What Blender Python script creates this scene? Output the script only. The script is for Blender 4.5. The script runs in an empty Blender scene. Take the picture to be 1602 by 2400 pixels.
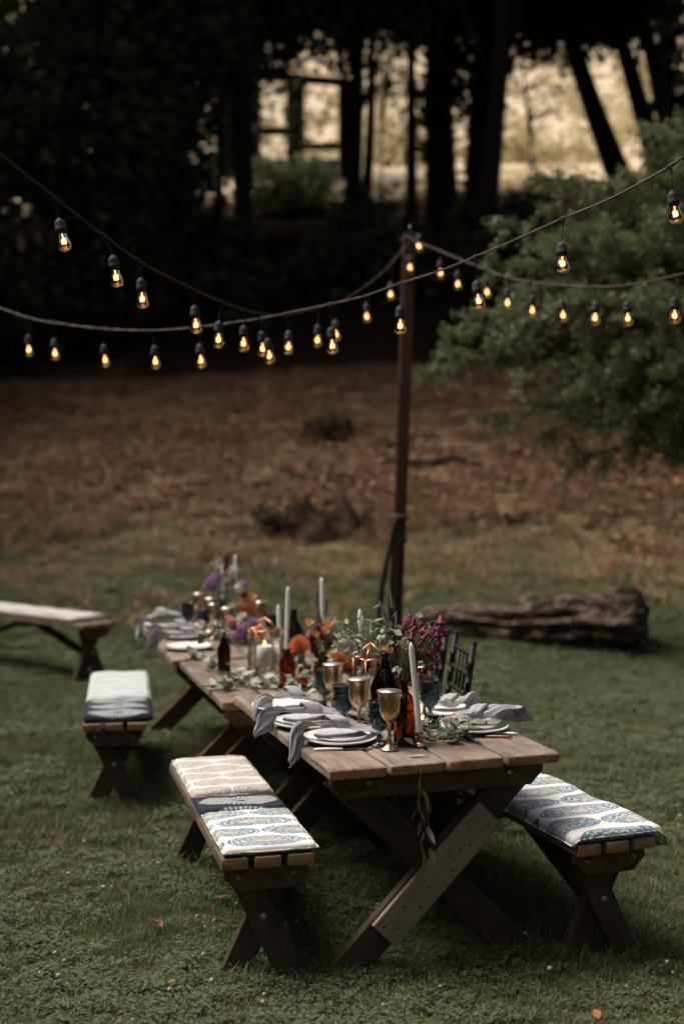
import bpy, bmesh, math, random
import numpy as np
from mathutils import Vector, Matrix, Quaternion, noise as mnoise

random.seed(7)
rng = np.random.default_rng(11)
SC = bpy.context.scene
COL = SC.collection
R = math.radians

# ------------------------------------------------------------------ camera, sky, sun, exposure
EYE = 1.87                     # camera height above the lawn
FPX, CX, HY = 3000.0, 801.0, 1088.0   # focal length, centre column and horizon row of the 1602x2400 photograph
cam_d = bpy.data.cameras.new('camera')
cam_d.sensor_fit = 'VERTICAL'
cam_d.sensor_height = 36.0
cam_d.lens = 45.0
cam_d.shift_y = -(1200.0 - HY) / 2400.0
cam_d.clip_end = 2000.0
cam_d.dof.use_dof = True
cam_d.dof.focus_distance = 4.88
cam_d.dof.aperture_fstop = 1.25
cam_d.dof.aperture_blades = 0
cam = bpy.data.objects.new('camera', cam_d)
cam.location = (0, 0, EYE)
cam.rotation_euler = (R(90), 0, 0)
COL.objects.link(cam)
SC.camera = cam

SUN_EL, SUN_AZ = 60.0, -75.0    # degrees above the horizon / right of the view direction
world = bpy.data.worlds.new('World')
SC.world = world
world.use_nodes = True
wn = world.node_tree
wn.nodes.clear()
w_out = wn.nodes.new('ShaderNodeOutputWorld')
w_bg = wn.nodes.new('ShaderNodeBackground')
w_sky = wn.nodes.new('ShaderNodeTexSky')
w_sky.sky_type = 'NISHITA'
w_sky.sun_disc = False
w_sky.sun_elevation = R(SUN_EL)
w_sky.sun_rotation = R(SUN_AZ)
w_sky.altitude = 100
w_sky.air_density = 0.5
w_sky.dust_density = 8.0
w_sky.ozone_density = 0.3
w_bg.inputs['Strength'].default_value = 0.062
wn.links.new(w_sky.outputs[0], w_bg.inputs[0])
wn.links.new(w_bg.outputs[0], w_out.inputs[0])

sun_d = bpy.data.lights.new('sun', 'SUN')
sun_d.energy = 1.25
sun_d.angle = R(38)
sun_d.color = (1.0, 0.95, 0.88)
sun = bpy.data.objects.new('sun', sun_d)
_sd = Vector((math.sin(R(SUN_AZ)) * math.cos(R(SUN_EL)), math.cos(R(SUN_AZ)) * math.cos(R(SUN_EL)), math.sin(R(SUN_EL))))
sun.rotation_euler = _sd.to_track_quat('Z', 'Y').to_euler()
sun.location = (30, 20, 20)
COL.objects.link(sun)

SC.view_settings.view_transform = 'Standard'
SC.view_settings.look = 'None'
SC.view_settings.exposure = 1.6
SC.view_settings.gamma = 1.0
SC.view_settings.use_white_balance = True     # set for open shade, as the photographer did
SC.view_settings.white_balance_temperature = 6600
SC.view_settings.white_balance_tint = 8
SC.view_settings.use_curve_mapping = False
SC.render.engine = 'CYCLES'
SC.cycles.use_denoising = True
SC.cycles.max_bounces = 7
SC.cycles.diffuse_bounces = 3
SC.cycles.glossy_bounces = 3
SC.cycles.transmission_bounces = 7
SC.cycles.use_adaptive_sampling = True
SC.cycles.adaptive_threshold = 0.03
SC.cycles.adaptive_min_samples = 16
SC.cycles.transparent_max_bounces = 16
SC.cycles.sample_clamp_indirect = 4.0
SC.cycles.caustics_reflective = False
SC.cycles.caustics_refractive = False

# ------------------------------------------------------------------ placing helpers
def P(px, py, Y):
    """world point seen at photograph pixel (px, py) at distance Y"""
    return Vector(((px - CX) * Y / FPX, Y, EYE - (py - HY) * Y / FPX))

def T(px, py, Z):
    """world point seen at pixel (px, py) on the level Z"""
    Y = FPX * (EYE - Z) / (py - HY)
    return P(px, py, Y)

def sstep(a, b, x):
    t = min(1.0, max(0.0, (x - a) / (b - a)))
    return t * t * (3 - 2 * t)

def nz(x, y, s=1.0, o=0.0):
    return mnoise.noise(Vector((x * s + o, y * s - o, o * 0.37)))

def ground_h(x, y):
    h = 0.0
    yy = y + 0.10 * x * sstep(10, 20, y)
    if yy > 12.5:
        t = yy - 12.5
        h = 0.12 * min(t, 5.5)
        if t > 5.5:
            u = t - 5.5
            h += 0.29 * min(u, 12.0)
            if u > 12:
                v = u - 12
                h += 0.42 * min(v, 25.0)
                if v > 25:
                    w = v - 25
                    h -= 0.06 * min(w, 30)
                    if w > 30:          # the far golden hillside
                        h += 0.78 * min(w - 30, 70) + 0.25 * min(max(w - 100, 0), 120)
    # unseen ridge added on the right to block low sun, fading towards the crest
    if x > 11:
        h += 0.5 * (x - 11) * (1 - sstep(46, 55, y)) * sstep(-60, -10, y) if x < 60 else 0.5 * 49 * (1 - sstep(46, 55, y)) * sstep(-60, -10, y)
    h += 0.10 * nz(x, y, 0.35, 3.1) * sstep(13, 20, y) + 0.25 * nz(x, y, 0.12, 8.2) * sstep(18, 35, y)
    return h

# ------------------------------------------------------------------ object helpers
def tag(o, label=None, cat=None, group=None, kind=None):
    if label: o['label'] = label
    if cat: o['category'] = cat
    if group: o['group'] = group
    if kind: o['kind'] = kind
    return o

def empty(name, loc=(0, 0, 0), rz=0.0, label=None, cat=None, group=None):
    o = bpy.data.objects.new(name, None)
    o.empty_display_size = 0.05
    COL.objects.link(o)
    o.location = loc
    o.rotation_euler = (0, 0, rz)
    return tag(o, label, cat, group)

def add(name, me, mat=None, parent=None, loc=None, rot=None, scale=None):
    if mat is not None and len(me.materials) == 0:
        me.materials.append(mat)
    o = bpy.data.objects.new(name, me)
    COL.objects.link(o)
    if parent is not None: o.parent = parent
    if loc is not None: o.location = loc
    if rot is not None:
        if isinstance(rot, Quaternion):
            o.rotation_mode = 'QUATERNION'; o.rotation_quaternion = rot
        else:
            o.rotation_euler = rot
    if scale is not None: o.scale = scale if hasattr(scale, '__len__') else (scale,) * 3
    return o

class MB:
    def __init__(s): s.v = []; s.f = []
    def quad(s, a, b, c, d):
        n = len(s.v); s.v += [tuple(a), tuple(b), tuple(c), tuple(d)]; s.f.append((n, n + 1, n + 2, n + 3))
    def lathe(s, prof, n=24, o=(0, 0, 0), ax=None, wob=None):
        """prof: list of (radius, height)"""
        b = len(s.v); m = len(prof)
        M = None if ax is None else Vector((0, 0, 1)).rotation_difference(Vector(ax)).to_matrix()
        for j, (r, z) in enumerate(prof):
            for i in range(n):
                a = 2 * math.pi * i / n
                rr = r * (1 if wob is None else wob(a, j / (m - 1)))
                p = Vector((rr * math.cos(a), rr * math.sin(a), z))
                if M: p = M @ p
                s.v.append((p.x + o[0], p.y + o[1], p.z + o[2]))
        for j in range(m - 1):
            for i in range(n):
                k = (i + 1) % n
                s.f.append((b + j * n + i, b + j * n + k, b + (j + 1) * n + k, b + (j + 1) * n + i))
        if prof[0][0] > 1e-6: s.f.append(tuple(b + i for i in range(n))[::-1])
        if prof[-1][0] > 1e-6: s.f.append(tuple(b + (m - 1) * n + i for i in range(n)))
        return s
    def tube(s, pts, rad, n=8, caps=True, wob=None):
        pts = [Vector(p) for p in pts]; m = len(pts)
        rad = rad if hasattr(rad, '__len__') else [rad] * m
        b = len(s.v)
        up = None
        for j in range(m):
            t = (pts[min(j + 1, m - 1)] - pts[max(j - 1, 0)]).normalized()
            if up is None:
                up = t.orthogonal().normalized()
            else:
                up = (up - t * up.dot(t))
                up = up.normalized() if up.length > 1e-6 else t.orthogonal().normalized()
            w = t.cross(up)
            for i in range(n):
                a = 2 * math.pi * i / n
                rr = rad[j] * (1 if wob is None else wob(a, j / max(1, m - 1)))
                p = pts[j] + (up * math.cos(a) + w * math.sin(a)) * rr
                s.v.append(tuple(p))
        for j in range(m - 1):
            for i in range(n):
                k = (i + 1) % n
                s.f.append((b + j * n + i, b + j * n + k, b + (j + 1) * n + k, b + (j + 1) * n + i))
        if caps:
            s.f.append(tuple(b + i for i in range(n))[::-1]); s.f.append(tuple(b + (m - 1) * n + i for i in range(n)))
        return s
    def ball(s, c, r, n=8, m=5, sc=(1, 1, 1)):
        b = len(s.v)
        s.v.append((c[0], c[1], c[2] - r * sc[2]))
        for j in range(1, m):
            t = math.pi * j / m
            for i in range(n):
                a = 2 * math.pi * i / n
                s.v.append((c[0] + r * sc[0] * math.sin(t) * math.cos(a), c[1] + r * sc[1] * math.sin(t) * math.sin(a), c[2] - r * sc[2] * math.cos(t)))
        s.v.append((c[0], c[1], c[2] + r * sc[2]))
        e = len(s.v) - 1
        for i in range(n):
            k = (i + 1) % n
            s.f.append((b, b + 1 + k, b + 1 + i))
            s.f.append((e, e - n + i, e - n + k))
            for j in range(m - 2):
                q = b + 1 + j * n
                s.f.append((q + i, q + k, q + n + k, q + n + i))
        return s
    def grid(s, fn, nu, nv):
        b = len(s.v)
        for j in range(nv + 1):
            for i in range(nu + 1):
                s.v.append(tuple(fn(i / nu, j / nv)))
        for j in range(nv):
            for i in range(nu):
                q = b + j * (nu + 1) + i
                s.f.append((q, q + 1, q + nu + 2, q + nu + 1))
        return s
    def mesh(s, name='mesh', smooth=True, mat=None):
        me = bpy.data.meshes.new(name)
        me.from_pydata(s.v, [], s.f)
        if smooth:
            me.polygons.foreach_set('use_smooth', [True] * len(me.polygons))
        if mat: me.materials.append(mat)
        me.update()
        return me
    def build(s, name, mat, parent=None, smooth=True, **k):
        return add(name, s.mesh(name, smooth), mat, parent, **k)

def board_mesh(name, sx, sy, sz, bev=0.006, seg=2, jit=0.0, sub=1, chamfer=0.0):
    """a plank centred on the origin, long side along Y; chamfer cuts the lower corners of the two ends along X"""
    bm = bmesh.new()
    bmesh.ops.create_cube(bm, size=1.0)
    for v in bm.verts:
        v.co.x *= sx; v.co.y *= sy; v.co.z *= sz
    if chamfer:
        lo = [e for e in bm.edges if abs(e.verts[0].co.z + sz / 2) < 1e-6 and abs(e.verts[1].co.z + sz / 2) < 1e-6
              and abs(e.verts[0].co.x - e.verts[1].co.x) < 1e-6]
        bmesh.ops.bevel(bm, geom=lo, offset=chamfer, segments=1, affect='EDGES')
    if bev:
        bmesh.ops.bevel(bm, geom=list(bm.edges), offset=bev, segments=seg, affect='EDGES', profile=0.6)
    if sub > 1:
        long_e = [e for e in bm.edges if abs(e.verts[0].co.y - e.verts[1].co.y) > sy * 0.6]
        bmesh.ops.subdivide_edges(bm, edges=long_e, cuts=sub)
    if jit:
        o = random.uniform(0, 90)
        for v in bm.verts:
            n = mnoise.noise_vector(Vector((v.co.x * 9 + o, v.co.y * 5, v.co.z * 14 + o)))
            v.co += n * jit
    me = bpy.data.meshes.new(name)
    bm.to_mesh(me); bm.free()
    me.polygons.foreach_set('use_smooth', [True] * len(me.polygons))
    try:
        me.set_sharp_from_angle(angle=R(35))
    except Exception:
        pass
    return me

def aim(a, b, roll_axis=(0, 0, 1)):
    """rotation taking local +Y to the direction a->b, local Z kept near roll_axis"""
    y = (Vector(b) - Vector(a)).normalized()
    z = Vector(roll_axis); z = (z - y * z.dot(y)).normalized()
    x = y.cross(z)
    return Matrix((x, y, z)).transposed().to_quaternion()

# ------------------------------------------------------------------ materials
class NT:
    def __init__(s, name):
        s.m = bpy.data.materials.new(name); s.m.use_nodes = True
        s.t = s.m.node_tree; s.t.nodes.clear()
        s.out = s.t.nodes.new('ShaderNodeOutputMaterial')
    def n(s, typ, **k):
        nd = s.t.nodes.new('ShaderNode' + typ)
        for a, b in k.items(): setattr(nd, a, b)
        return nd
    def l(s, a, b): s.t.links.new(a, b)
    def set(s, sock, v):
        if isinstance(v, bpy.types.NodeSocket): s.l(v, sock)
        else: sock.default_value = (v + (1,)) if isinstance(v, tuple) and len(v) == 3 and sock.type == 'RGBA' else v
    def math(s, op, a, b=0.0, c=None, clamp=False):
        nd = s.n('Math', operation=op, use_clamp=clamp)
        s.set(nd.inputs[0], a); s.set(nd.inputs[1], b)
        if c is not None: s.set(nd.inputs[2], c)
        return nd.outputs[0]
    def vmath(s, op, a, b=None, scale=None):
        nd = s.n('VectorMath', operation=op)
        s.set(nd.inputs[0], a)
        if b is not None: s.set(nd.inputs[1], b)
        if scale is not None: s.set(nd.inputs['Scale'], scale)
        return nd.outputs['Value'] if op in ('LENGTH', 'DOT_PRODUCT', 'DISTANCE') else nd.outputs[0]
    def mix(s, f, a, b, mode='MIX'):
        nd = s.n('Mix', data_type='RGBA', blend_type=mode)
        s.set(nd.inputs[0], f); s.set(nd.inputs[6], a); s.set(nd.inputs[7], b)
        return nd.outputs[2]
    def ramp(s, f, stops, interp='LINEAR'):
        nd = s.n('ValToRGB'); cr = nd.color_ramp; cr.interpolation = interp
        while len(cr.elements) < len(stops): cr.elements.new(0.5)
        for e, (p, c) in zip(cr.elements, stops):
            e.position = p; e.color = (c + (1,)) if hasattr(c, '__len__') else (c, c, c, 1)
        s.set(nd.inputs[0], f)
        return nd.outputs[0]
    def noise(s, vec, scale, detail=3, rough=0.55, dist=0.0):
        nd = s.n('TexNoise'); s.set(nd.inputs['Vector'], vec)
        nd.inputs['Scale'].default_value = scale; nd.inputs['Detail'].default_value = detail
        nd.inputs['Roughness'].default_value = rough; nd.inputs['Distortion'].default_value = dist
        return nd.outputs[0]
    def coord(s, which='Object'): return s.n('TexCoord').outputs[which]
    def rnd(s): return s.n('ObjectInfo').outputs['Random']
    def map(s, vec, scale=(1, 1, 1), loc=(0, 0, 0)):
        nd = s.n('Mapping'); s.set(nd.inputs[0], vec); nd.inputs['Scale'].default_value = scale; s.set(nd.inputs['Location'], loc)
        return nd.outputs[0]
    def sep(s, v):
        nd = s.n('SeparateXYZ'); s.set(nd.inputs[0], v); return nd.outputs
    def comb(s, x, y, z):
        nd = s.n('CombineXYZ'); s.set(nd.inputs[0], x); s.set(nd.inputs[1], y); s.set(nd.inputs[2], z); return nd.outputs[0]
    def bump(s, h, strength=0.3, dist=0.002):
        nd = s.n('Bump'); nd.inputs['Strength'].default_value = strength; nd.inputs['Distance'].default_value = dist
        s.set(nd.inputs['Height'], h); return nd.outputs[0]
    def bsdf(s, **k):
        nd = s.n('BsdfPrincipled')
        for a, b in k.items():
            s.set(nd.inputs[a.replace('_', ' ')], b)
        return nd
    def done(s, nd):
        s.l(nd.outputs[0] if hasattr(nd, 'outputs') else nd, s.out.inputs[0]); return s.m

def simple(name, col, rough=0.6, **k):
    t = NT(name)
    return t.done(t.bsdf(Base_Color=col, Roughness=rough, **k))

def varied(name, c1, c2, scale=20, rough=0.7, bump=0.0, **k):
    t = NT(name)
    n = t.noise(t.coord(), scale, 4)
    b = t.bsdf(Base_Color=t.ramp(n, [(0.3, c1), (0.7, c2)]), Roughness=rough, **k)
    if bump: t.set(b.inputs['Normal'], t.bump(n, bump))
    return t.done(b)

def wood(name, dark, mid, light, end, grey=0.35, greyc=(0.26, 0.24, 0.22), rough=0.7):
    t = NT(name)
    oc = t.coord(); r = t.rnd()
    off = t.comb(t.math('MULTIPLY', r, 37.0), t.math('MULTIPLY', r, 91.0), t.math('MULTIPLY', r, 53.0))
    v = t.vmath('ADD', oc, off)
    broad = t.noise(t.map(v, (7, 0.9, 7)), 1.6, 3, 0.5, 0.6)
    grain = t.noise(t.map(v, (70, 1.6, 70)), 1.8, 4, 0.65, 0.8)
    fine = t.noise(t.map(v, (260, 7, 260)), 1.5, 2, 0.6)
    g = t.math('ADD', t.math('MULTIPLY', grain, 0.6), t.math('MULTIPLY', broad, 0.4))
    col = t.ramp(g, [(0.30, dark), (0.5, mid), (0.68, light)])
    col = t.mix(t.math('MULTIPLY', t.math('SUBTRACT', fine, 0.42), 1.2, clamp=True), col, t.mix(0.5, col, dark))
    # weathering patches
    wp = t.noise(v, 5.5, 5, 0.6)
    col = t.mix(t.math('MULTIPLY', t.ramp(wp, [(0.40, 0.0), (0.62, 1.0)]), grey), col, greyc)
    # knots and nail stains
    vo = t.n('TexVoronoi'); t.set(vo.inputs['Vector'], t.map(v, (6, 2.2, 6))); vo.inputs['Scale'].default_value = 1.3
    kn = t.ramp(vo.outputs['Distance'], [(0.045, 1.0), (0.11, 0.0)])
    col = t.mix(t.math('MULTIPLY', kn, 0.7), col, (dark[0] * 0.5, dark[1] * 0.5, dark[2] * 0.5))
    st = t.noise(t.map(v, (1.6, 0.7, 1.6)), 5.0, 5, 0.7, 0.4)
    col = t.mix(t.ramp(st, [(0.50, 0.0), (0.66, 0.62)]), col, (dark[0] * 0.8, dark[1] * 0.8, dark[2] * 0.8))
    crack = t.noise(t.map(v, (120, 0.8, 120)), 1.0, 2, 0.5, 0.3)
    col = t.mix(t.ramp(crack, [(0.66, 0.0), (0.70, 0.75)]), col, (dark[0] * 0.35, dark[1] * 0.35, dark[2] * 0.35))
    # tone of each board
    hv = t.n('HueSaturation'); t.set(hv.inputs['Color'], col)
    t.set(hv.inputs['Value'], t.math('ADD', 0.82, t.math('MULTIPLY', r, 0.36)))
    col = hv.outputs[0]
    # sawn ends
    nrm = t.n('VectorTransform', vector_type='NORMAL', convert_from='WORLD', convert_to='OBJECT')
    t.l(t.n('NewGeometry').outputs['Normal'], nrm.inputs[0])
    ny = t.math('ABSOLUTE', t.sep(nrm.outputs[0])[1])
    rings = t.n('TexWave', wave_type='RINGS', rings_direction='Y'); t.set(rings.inputs['Vector'], t.vmath('ADD', oc, t.comb(0.05, 0.0, t.math('ADD', -0.1, t.math('MULTIPLY', r, 0.2)))))
    rings.inputs['Scale'].default_value = 55; rings.inputs['Distortion'].default_value = 3; rings.inputs['Detail'].default_value = 2
    stain = t.noise(v, 26, 3, 0.6)
    ec = t.mix(t.math('MULTIPLY', rings.outputs['Fac'], 0.5), end, (end[0] * 0.6, end[1] * 0.55, end[2] * 0.5))
    ec = t.mix(t.ramp(stain, [(0.5, 0.0), (0.66, 0.75)]), ec, (end[0] * 0.3, end[1] * 0.27, end[2] * 0.25))
    col = t.mix(t.ramp(ny, [(0.6, 0.0), (0.85, 1.0)]), col, ec)
    b = t.bsdf(Base_Color=col, Roughness=rough)
    t.set(b.inputs['Normal'], t.bump(t.math('ADD', grain, t.math('SUBTRACT', t.math('MULTIPLY', fine, 0.5), t.ramp(crack, [(0.64, 0.0), (0.70, 1.0)]))), 0.5, 0.004))
    b.inputs['Specular IOR Level'].default_value = 0.3
    return t.done(b)

def leaf_mat(name, c1, c2, trans=0.35, rough=0.5, tint=None, spec=0.2):
    t = NT(name)
    r = t.rnd()
    n = t.noise(t.coord('Object'), 3.0, 3)
    g = t.n('NewGeometry').outputs['Random Per Island']
    col = t.mix(t.math('ADD', t.math('MULTIPLY', g, 0.6), t.math('MULTIPLY', n, 0.4)), c1, c2)
    if spec <= 0.03:
        b = t.n('BsdfDiffuse'); t.set(b.inputs[0], col)
    else:
        b = t.bsdf(Base_Color=col, Roughness=rough)
        b.inputs['Specular IOR Level'].default_value = spec
    tr = t.n('BsdfTranslucent')
    t.set(tr.inputs[0], t.mix(0.5, col, tint if tint else (0.22, 0.24, 0.05)))
    ms = t.n('MixShader'); ms.inputs[0].default_value = trans
    t.l(b.outputs[0], ms.inputs[1]); t.l(tr.outputs[0], ms.inputs[2])
    return t.done(ms)

def glass(name, col, rough=0.03, ior=1.45, bumpscale=0, bump=0.0, **k):
    t = NT(name)
    b = t.bsdf(Base_Color=col, Roughness=rough, IOR=ior, Transmission_Weight=1.0, **k)
    if bumpscale:
        vo = t.n('TexVoronoi', feature='SMOOTH_F1'); t.set(vo.inputs['Vector'], t.coord()); vo.inputs['Scale'].default_value = bumpscale
        t.set(b.inputs['Normal'], t.bump(vo.outputs['Distance'], bump, 0.006))
    return t.done(b)

M = {}
M['top'] = wood('weathered_plank', (0.070, 0.045, 0.030), (0.175, 0.122, 0.084), (0.275, 0.21, 0.155), (0.40, 0.21, 0.115), 0.6, (0.29, 0.25, 0.21))
M['seat'] = wood('bench_plank', (0.06, 0.038, 0.026), (0.155, 0.105, 0.072), (0.25, 0.18, 0.13), (0.36, 0.19, 0.10), 0.3, (0.26, 0.215, 0.17))
M['leg'] = wood('dark_stained_timber', (0.024, 0.015, 0.011), (0.056, 0.035, 0.024), (0.105, 0.066, 0.044), (0.11, 0.065, 0.04), 0.22, (0.075, 0.06, 0.05), 0.65)
M['legred'] = wood('red_brown_timber', (0.05, 0.024, 0.012), (0.11, 0.055, 0.028), (0.18, 0.095, 0.05), (0.16, 0.09, 0.05), 0.1, (0.13, 0.10, 0.08), 0.6)
M['greyboard'] = wood('grey_weathered_board', (0.16, 0.115, 0.085), (0.29, 0.222, 0.172), (0.41, 0.33, 0.265), (0.26, 0.18, 0.125), 0.4, (0.34, 0.275, 0.225), 0.8)
M['post'] = wood('rusty_brown_post', (0.04, 0.014, 0.009), (0.075, 0.028, 0.018), (0.11, 0.045, 0.030), (0.07, 0.035, 0.02), 0.1, (0.12, 0.08, 0.06), 0.6)
M['bolt'] = simple('galvanised_bolt', (0.30, 0.29, 0.27), 0.5, Metallic=1.0)
M['black'] = simple('black_rubber', (0.012, 0.012, 0.013), 0.5)
M['cable'] = simple('dark_brown_cable', (0.034, 0.015, 0.009), 0.55, Specular_IOR_Level=0.25)

# ------------------------------------------------------------------ ground
def terrain_mat():
    t = NT('ground')
    pos = t.n('NewGeometry').outputs['Position']
    x, y, z = t.sep(pos)
    flat = t.comb(x, y, 0.0)
    n1 = t.noise(flat, 0.7, 4, 0.6); n2 = t.noise(flat, 5.0, 5, 0.65); n3 = t.noise(flat, 28, 3, 0.6)
    lawn = t.ramp(n3, [(0.3, (0.030, 0.034, 0.014)), (0.7, (0.080, 0.086, 0.038))])
    dry = t.ramp(n2, [(0.32, (0.080, 0.047, 0.029)), (0.52, (0.25, 0.150, 0.090)), (0.70, (0.42, 0.275, 0.175))])
    far = t.noise(pos, 0.33, 5, 0.75)
    dry = t.mix(t.ramp(n1, [(0.45, 0.0), (0.62, 0.5)]), dry, (0.10, 0.095, 0.045))
    n0 = t.noise(flat, 0.33, 5, 0.65, 0.6)
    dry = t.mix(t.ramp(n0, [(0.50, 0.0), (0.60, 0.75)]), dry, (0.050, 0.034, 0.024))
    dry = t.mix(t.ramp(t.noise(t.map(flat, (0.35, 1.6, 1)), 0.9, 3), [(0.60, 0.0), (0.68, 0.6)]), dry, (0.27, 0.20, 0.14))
    shaded_mulch = t.ramp(n2, [(0.3, (0.010, 0.007, 0.005)), (0.7, (0.030, 0.019, 0.012))])  # leaf litter of the wood floor, its colour darkened to carry the wood's shade
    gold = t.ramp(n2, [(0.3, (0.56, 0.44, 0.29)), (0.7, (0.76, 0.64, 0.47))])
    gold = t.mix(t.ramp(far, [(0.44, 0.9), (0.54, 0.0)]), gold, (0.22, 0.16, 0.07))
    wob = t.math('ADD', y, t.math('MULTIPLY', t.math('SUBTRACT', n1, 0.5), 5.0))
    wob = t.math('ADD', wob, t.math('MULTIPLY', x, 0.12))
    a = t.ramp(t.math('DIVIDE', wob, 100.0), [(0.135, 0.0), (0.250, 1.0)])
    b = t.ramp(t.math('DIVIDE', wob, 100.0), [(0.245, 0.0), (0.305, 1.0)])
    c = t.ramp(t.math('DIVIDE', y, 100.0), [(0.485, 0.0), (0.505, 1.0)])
    col = t.mix(a, lawn, dry); col = t.mix(b, col, shaded_mulch); col = t.mix(c, col, gold)
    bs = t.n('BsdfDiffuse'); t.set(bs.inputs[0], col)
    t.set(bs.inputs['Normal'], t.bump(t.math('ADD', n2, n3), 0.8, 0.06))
    return t.done(bs)

def coords(lo, hi, dense_lo, dense_hi, d, grow=1.12):
    c = list(np.arange(dense_lo, dense_hi + 1e-6, d))
    s = d; v = dense_hi
    while v < hi: s *= grow; v += s; c.append(min(v, hi))
    s = d; v = dense_lo
    while v > lo: s *= grow; v -= s; c.insert(0, max(v, lo))
    return sorted(set(c))

gx = coords(-400, 400, -12, 12, 0.35)
gy = coords(-120, 900, 2, 56, 0.35)
mb = MB()
nxg = len(gx)
for yy in gy:
    for xx in gx:
        h = ground_h(xx, yy)
        k = sstep(13.5, 17, yy)
        if k > 0 and abs(xx) < 20 and yy < 60:
            h += k * (0.06 * nz(xx, yy, 1.3, 1.7) + 0.05 * nz(xx, yy, 2.9, 5.0))
        mb.v.append((xx, yy, h))
for j in range(len(gy) - 1):
    for i in range(nxg - 1):
        q = j * nxg + i
        mb.f.append((q, q + 1, q + nxg + 1, q + nxg))
ground = mb.build('ground', terrain_mat())
tag(ground, kind='structure')

# ------------------------------------------------------------------ grass, clover, dry grass: scattered tufts
M['grass'] = leaf_mat('grass_blade', (0.056, 0.075, 0.030), (0.165, 0.188, 0.088), 0.25, 0.55, (0.14, 0.17, 0.05))
M['straw'] = leaf_mat('dry_blade', (0.15, 0.10, 0.055), (0.30, 0.22, 0.13), 0.2, 0.7, (0.3, 0.2, 0.1))
M['clover'] = leaf_mat('clover_leaf', (0.055, 0.074, 0.032), (0.150, 0.170, 0.084), 0.2, 0.5, (0.12, 0.18, 0.05))
M['cloverbloom'] = simple('clover_bloom', (0.32, 0.31, 0.26), 0.8)
M['drygrass'] = leaf_mat('tan_hill_grass', (0.12, 0.070, 0.042), (0.44, 0.275, 0.165), 0.2, 0.8, (0.3, 0.18, 0.09))
M['litter'] = leaf_mat('brown_leaf_litter', (0.10, 0.053, 0.030), (0.38, 0.22, 0.125), 0.1, 0.8, (0.3, 0.15, 0.06))

def blade(mb, x, y, h, w, lean, az, seg=3):
    d = Vector((math.cos(az), math.sin(az), 0)); sd = Vector((-d.y, d.x, 0))
    b = len(mb.v)
    for i in range(seg + 1):
        t = i / seg
        c = Vector((x, y, 0)) + d * (lean * t * t) + Vector((0, 0, h * (t - 0.25 * t * t * lean / max(h, 1e-3))))
        ww = w * (1 - t) ** 0.7 * 0.5
        mb.v.append(tuple(c - sd * ww)); mb.v.append(tuple(c + sd * ww))
    for i in range(seg):
        q = b + 2 * i
        mb.f.append((q, q + 1, q + 3, q + 2))

def tuft_grass(n, rad, h0, h1, w, mat, lean=0.6):
    mb = MB()
    for i in range(n):
        a = random.uniform(0, 6.28); r = rad * math.sqrt(random.random())
        h = random.uniform(h0, h1)
        blade(mb, r * math.cos(a), r * math.sin(a), h, w * random.uniform(0.7, 1.3), h * random.uniform(0.1, lean) * 1.6, random.uniform(0, 6.28))
    return mb.mesh('tuft', True, mat)

def tuft_clover(n, rad, mat):
    mb = MB()
    for i in range(n):
        a = random.uniform(0, 6.28); r = rad * math.sqrt(random.random())
        c = Vector((r * math.cos(a), r * math.sin(a), random.uniform(0.02, 0.042)))
        tilt = Vector((random.uniform(-.45, .45), random.uniform(-.45, .45), 1)).normalized()
        q = Vector((0, 0, 1)).rotation_difference(tilt)
        a0 = random.uniform(0, 6.28); s = random.uniform(0.0045, 0.0085)
        for k in range(3):
            aa = a0 + k * 2.0944
            d = Vector((math.cos(aa), math.sin(aa), 0)); sd = Vector((-d.y, d.x, 0))
            pts = [Vector((0, 0, 0)), d * s * 0.9 + sd * s * 0.62 + Vector((0, 0, .15 * s)), d * s * 1.25, d * s * 0.9 - sd * s * 0.62 + Vector((0, 0, .15 * s))]
            mb.quad(*[c + q @ p for p in pts])
    return mb.mesh('clover', False, mat)

def tuft_bloom(mat):
    mb = MB(); mb.ball((0, 0, 0.052), 0.0085, 7, 5); return mb.mesh('bloom', True, mat)

def tuft_litter(n, rad, s0, s1, mat):
    mb = MB()
    for i in range(n):
        a = random.uniform(0, 6.28); r = rad * math.sqrt(random.random()); s = random.uniform(s0, s1)
        q = Quaternion(Vector((random.uniform(-1, 1), random.uniform(-1, 1), 0.01)).normalized(), random.uniform(0, .7)) @ Quaternion((0, 0, 1), random.uniform(0, 6.28))
        c = Vector((r * math.cos(a), r * math.sin(a), random.uniform(0.005, 0.05)))
        mb.quad(*[c + q @ Vector(p) for p in ((-s, 0, 0), (0, -s * .5, s * .1), (s, 0, 0), (0, s * .5, s * .1))])
    return mb.mesh('litter', False, mat)

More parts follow.
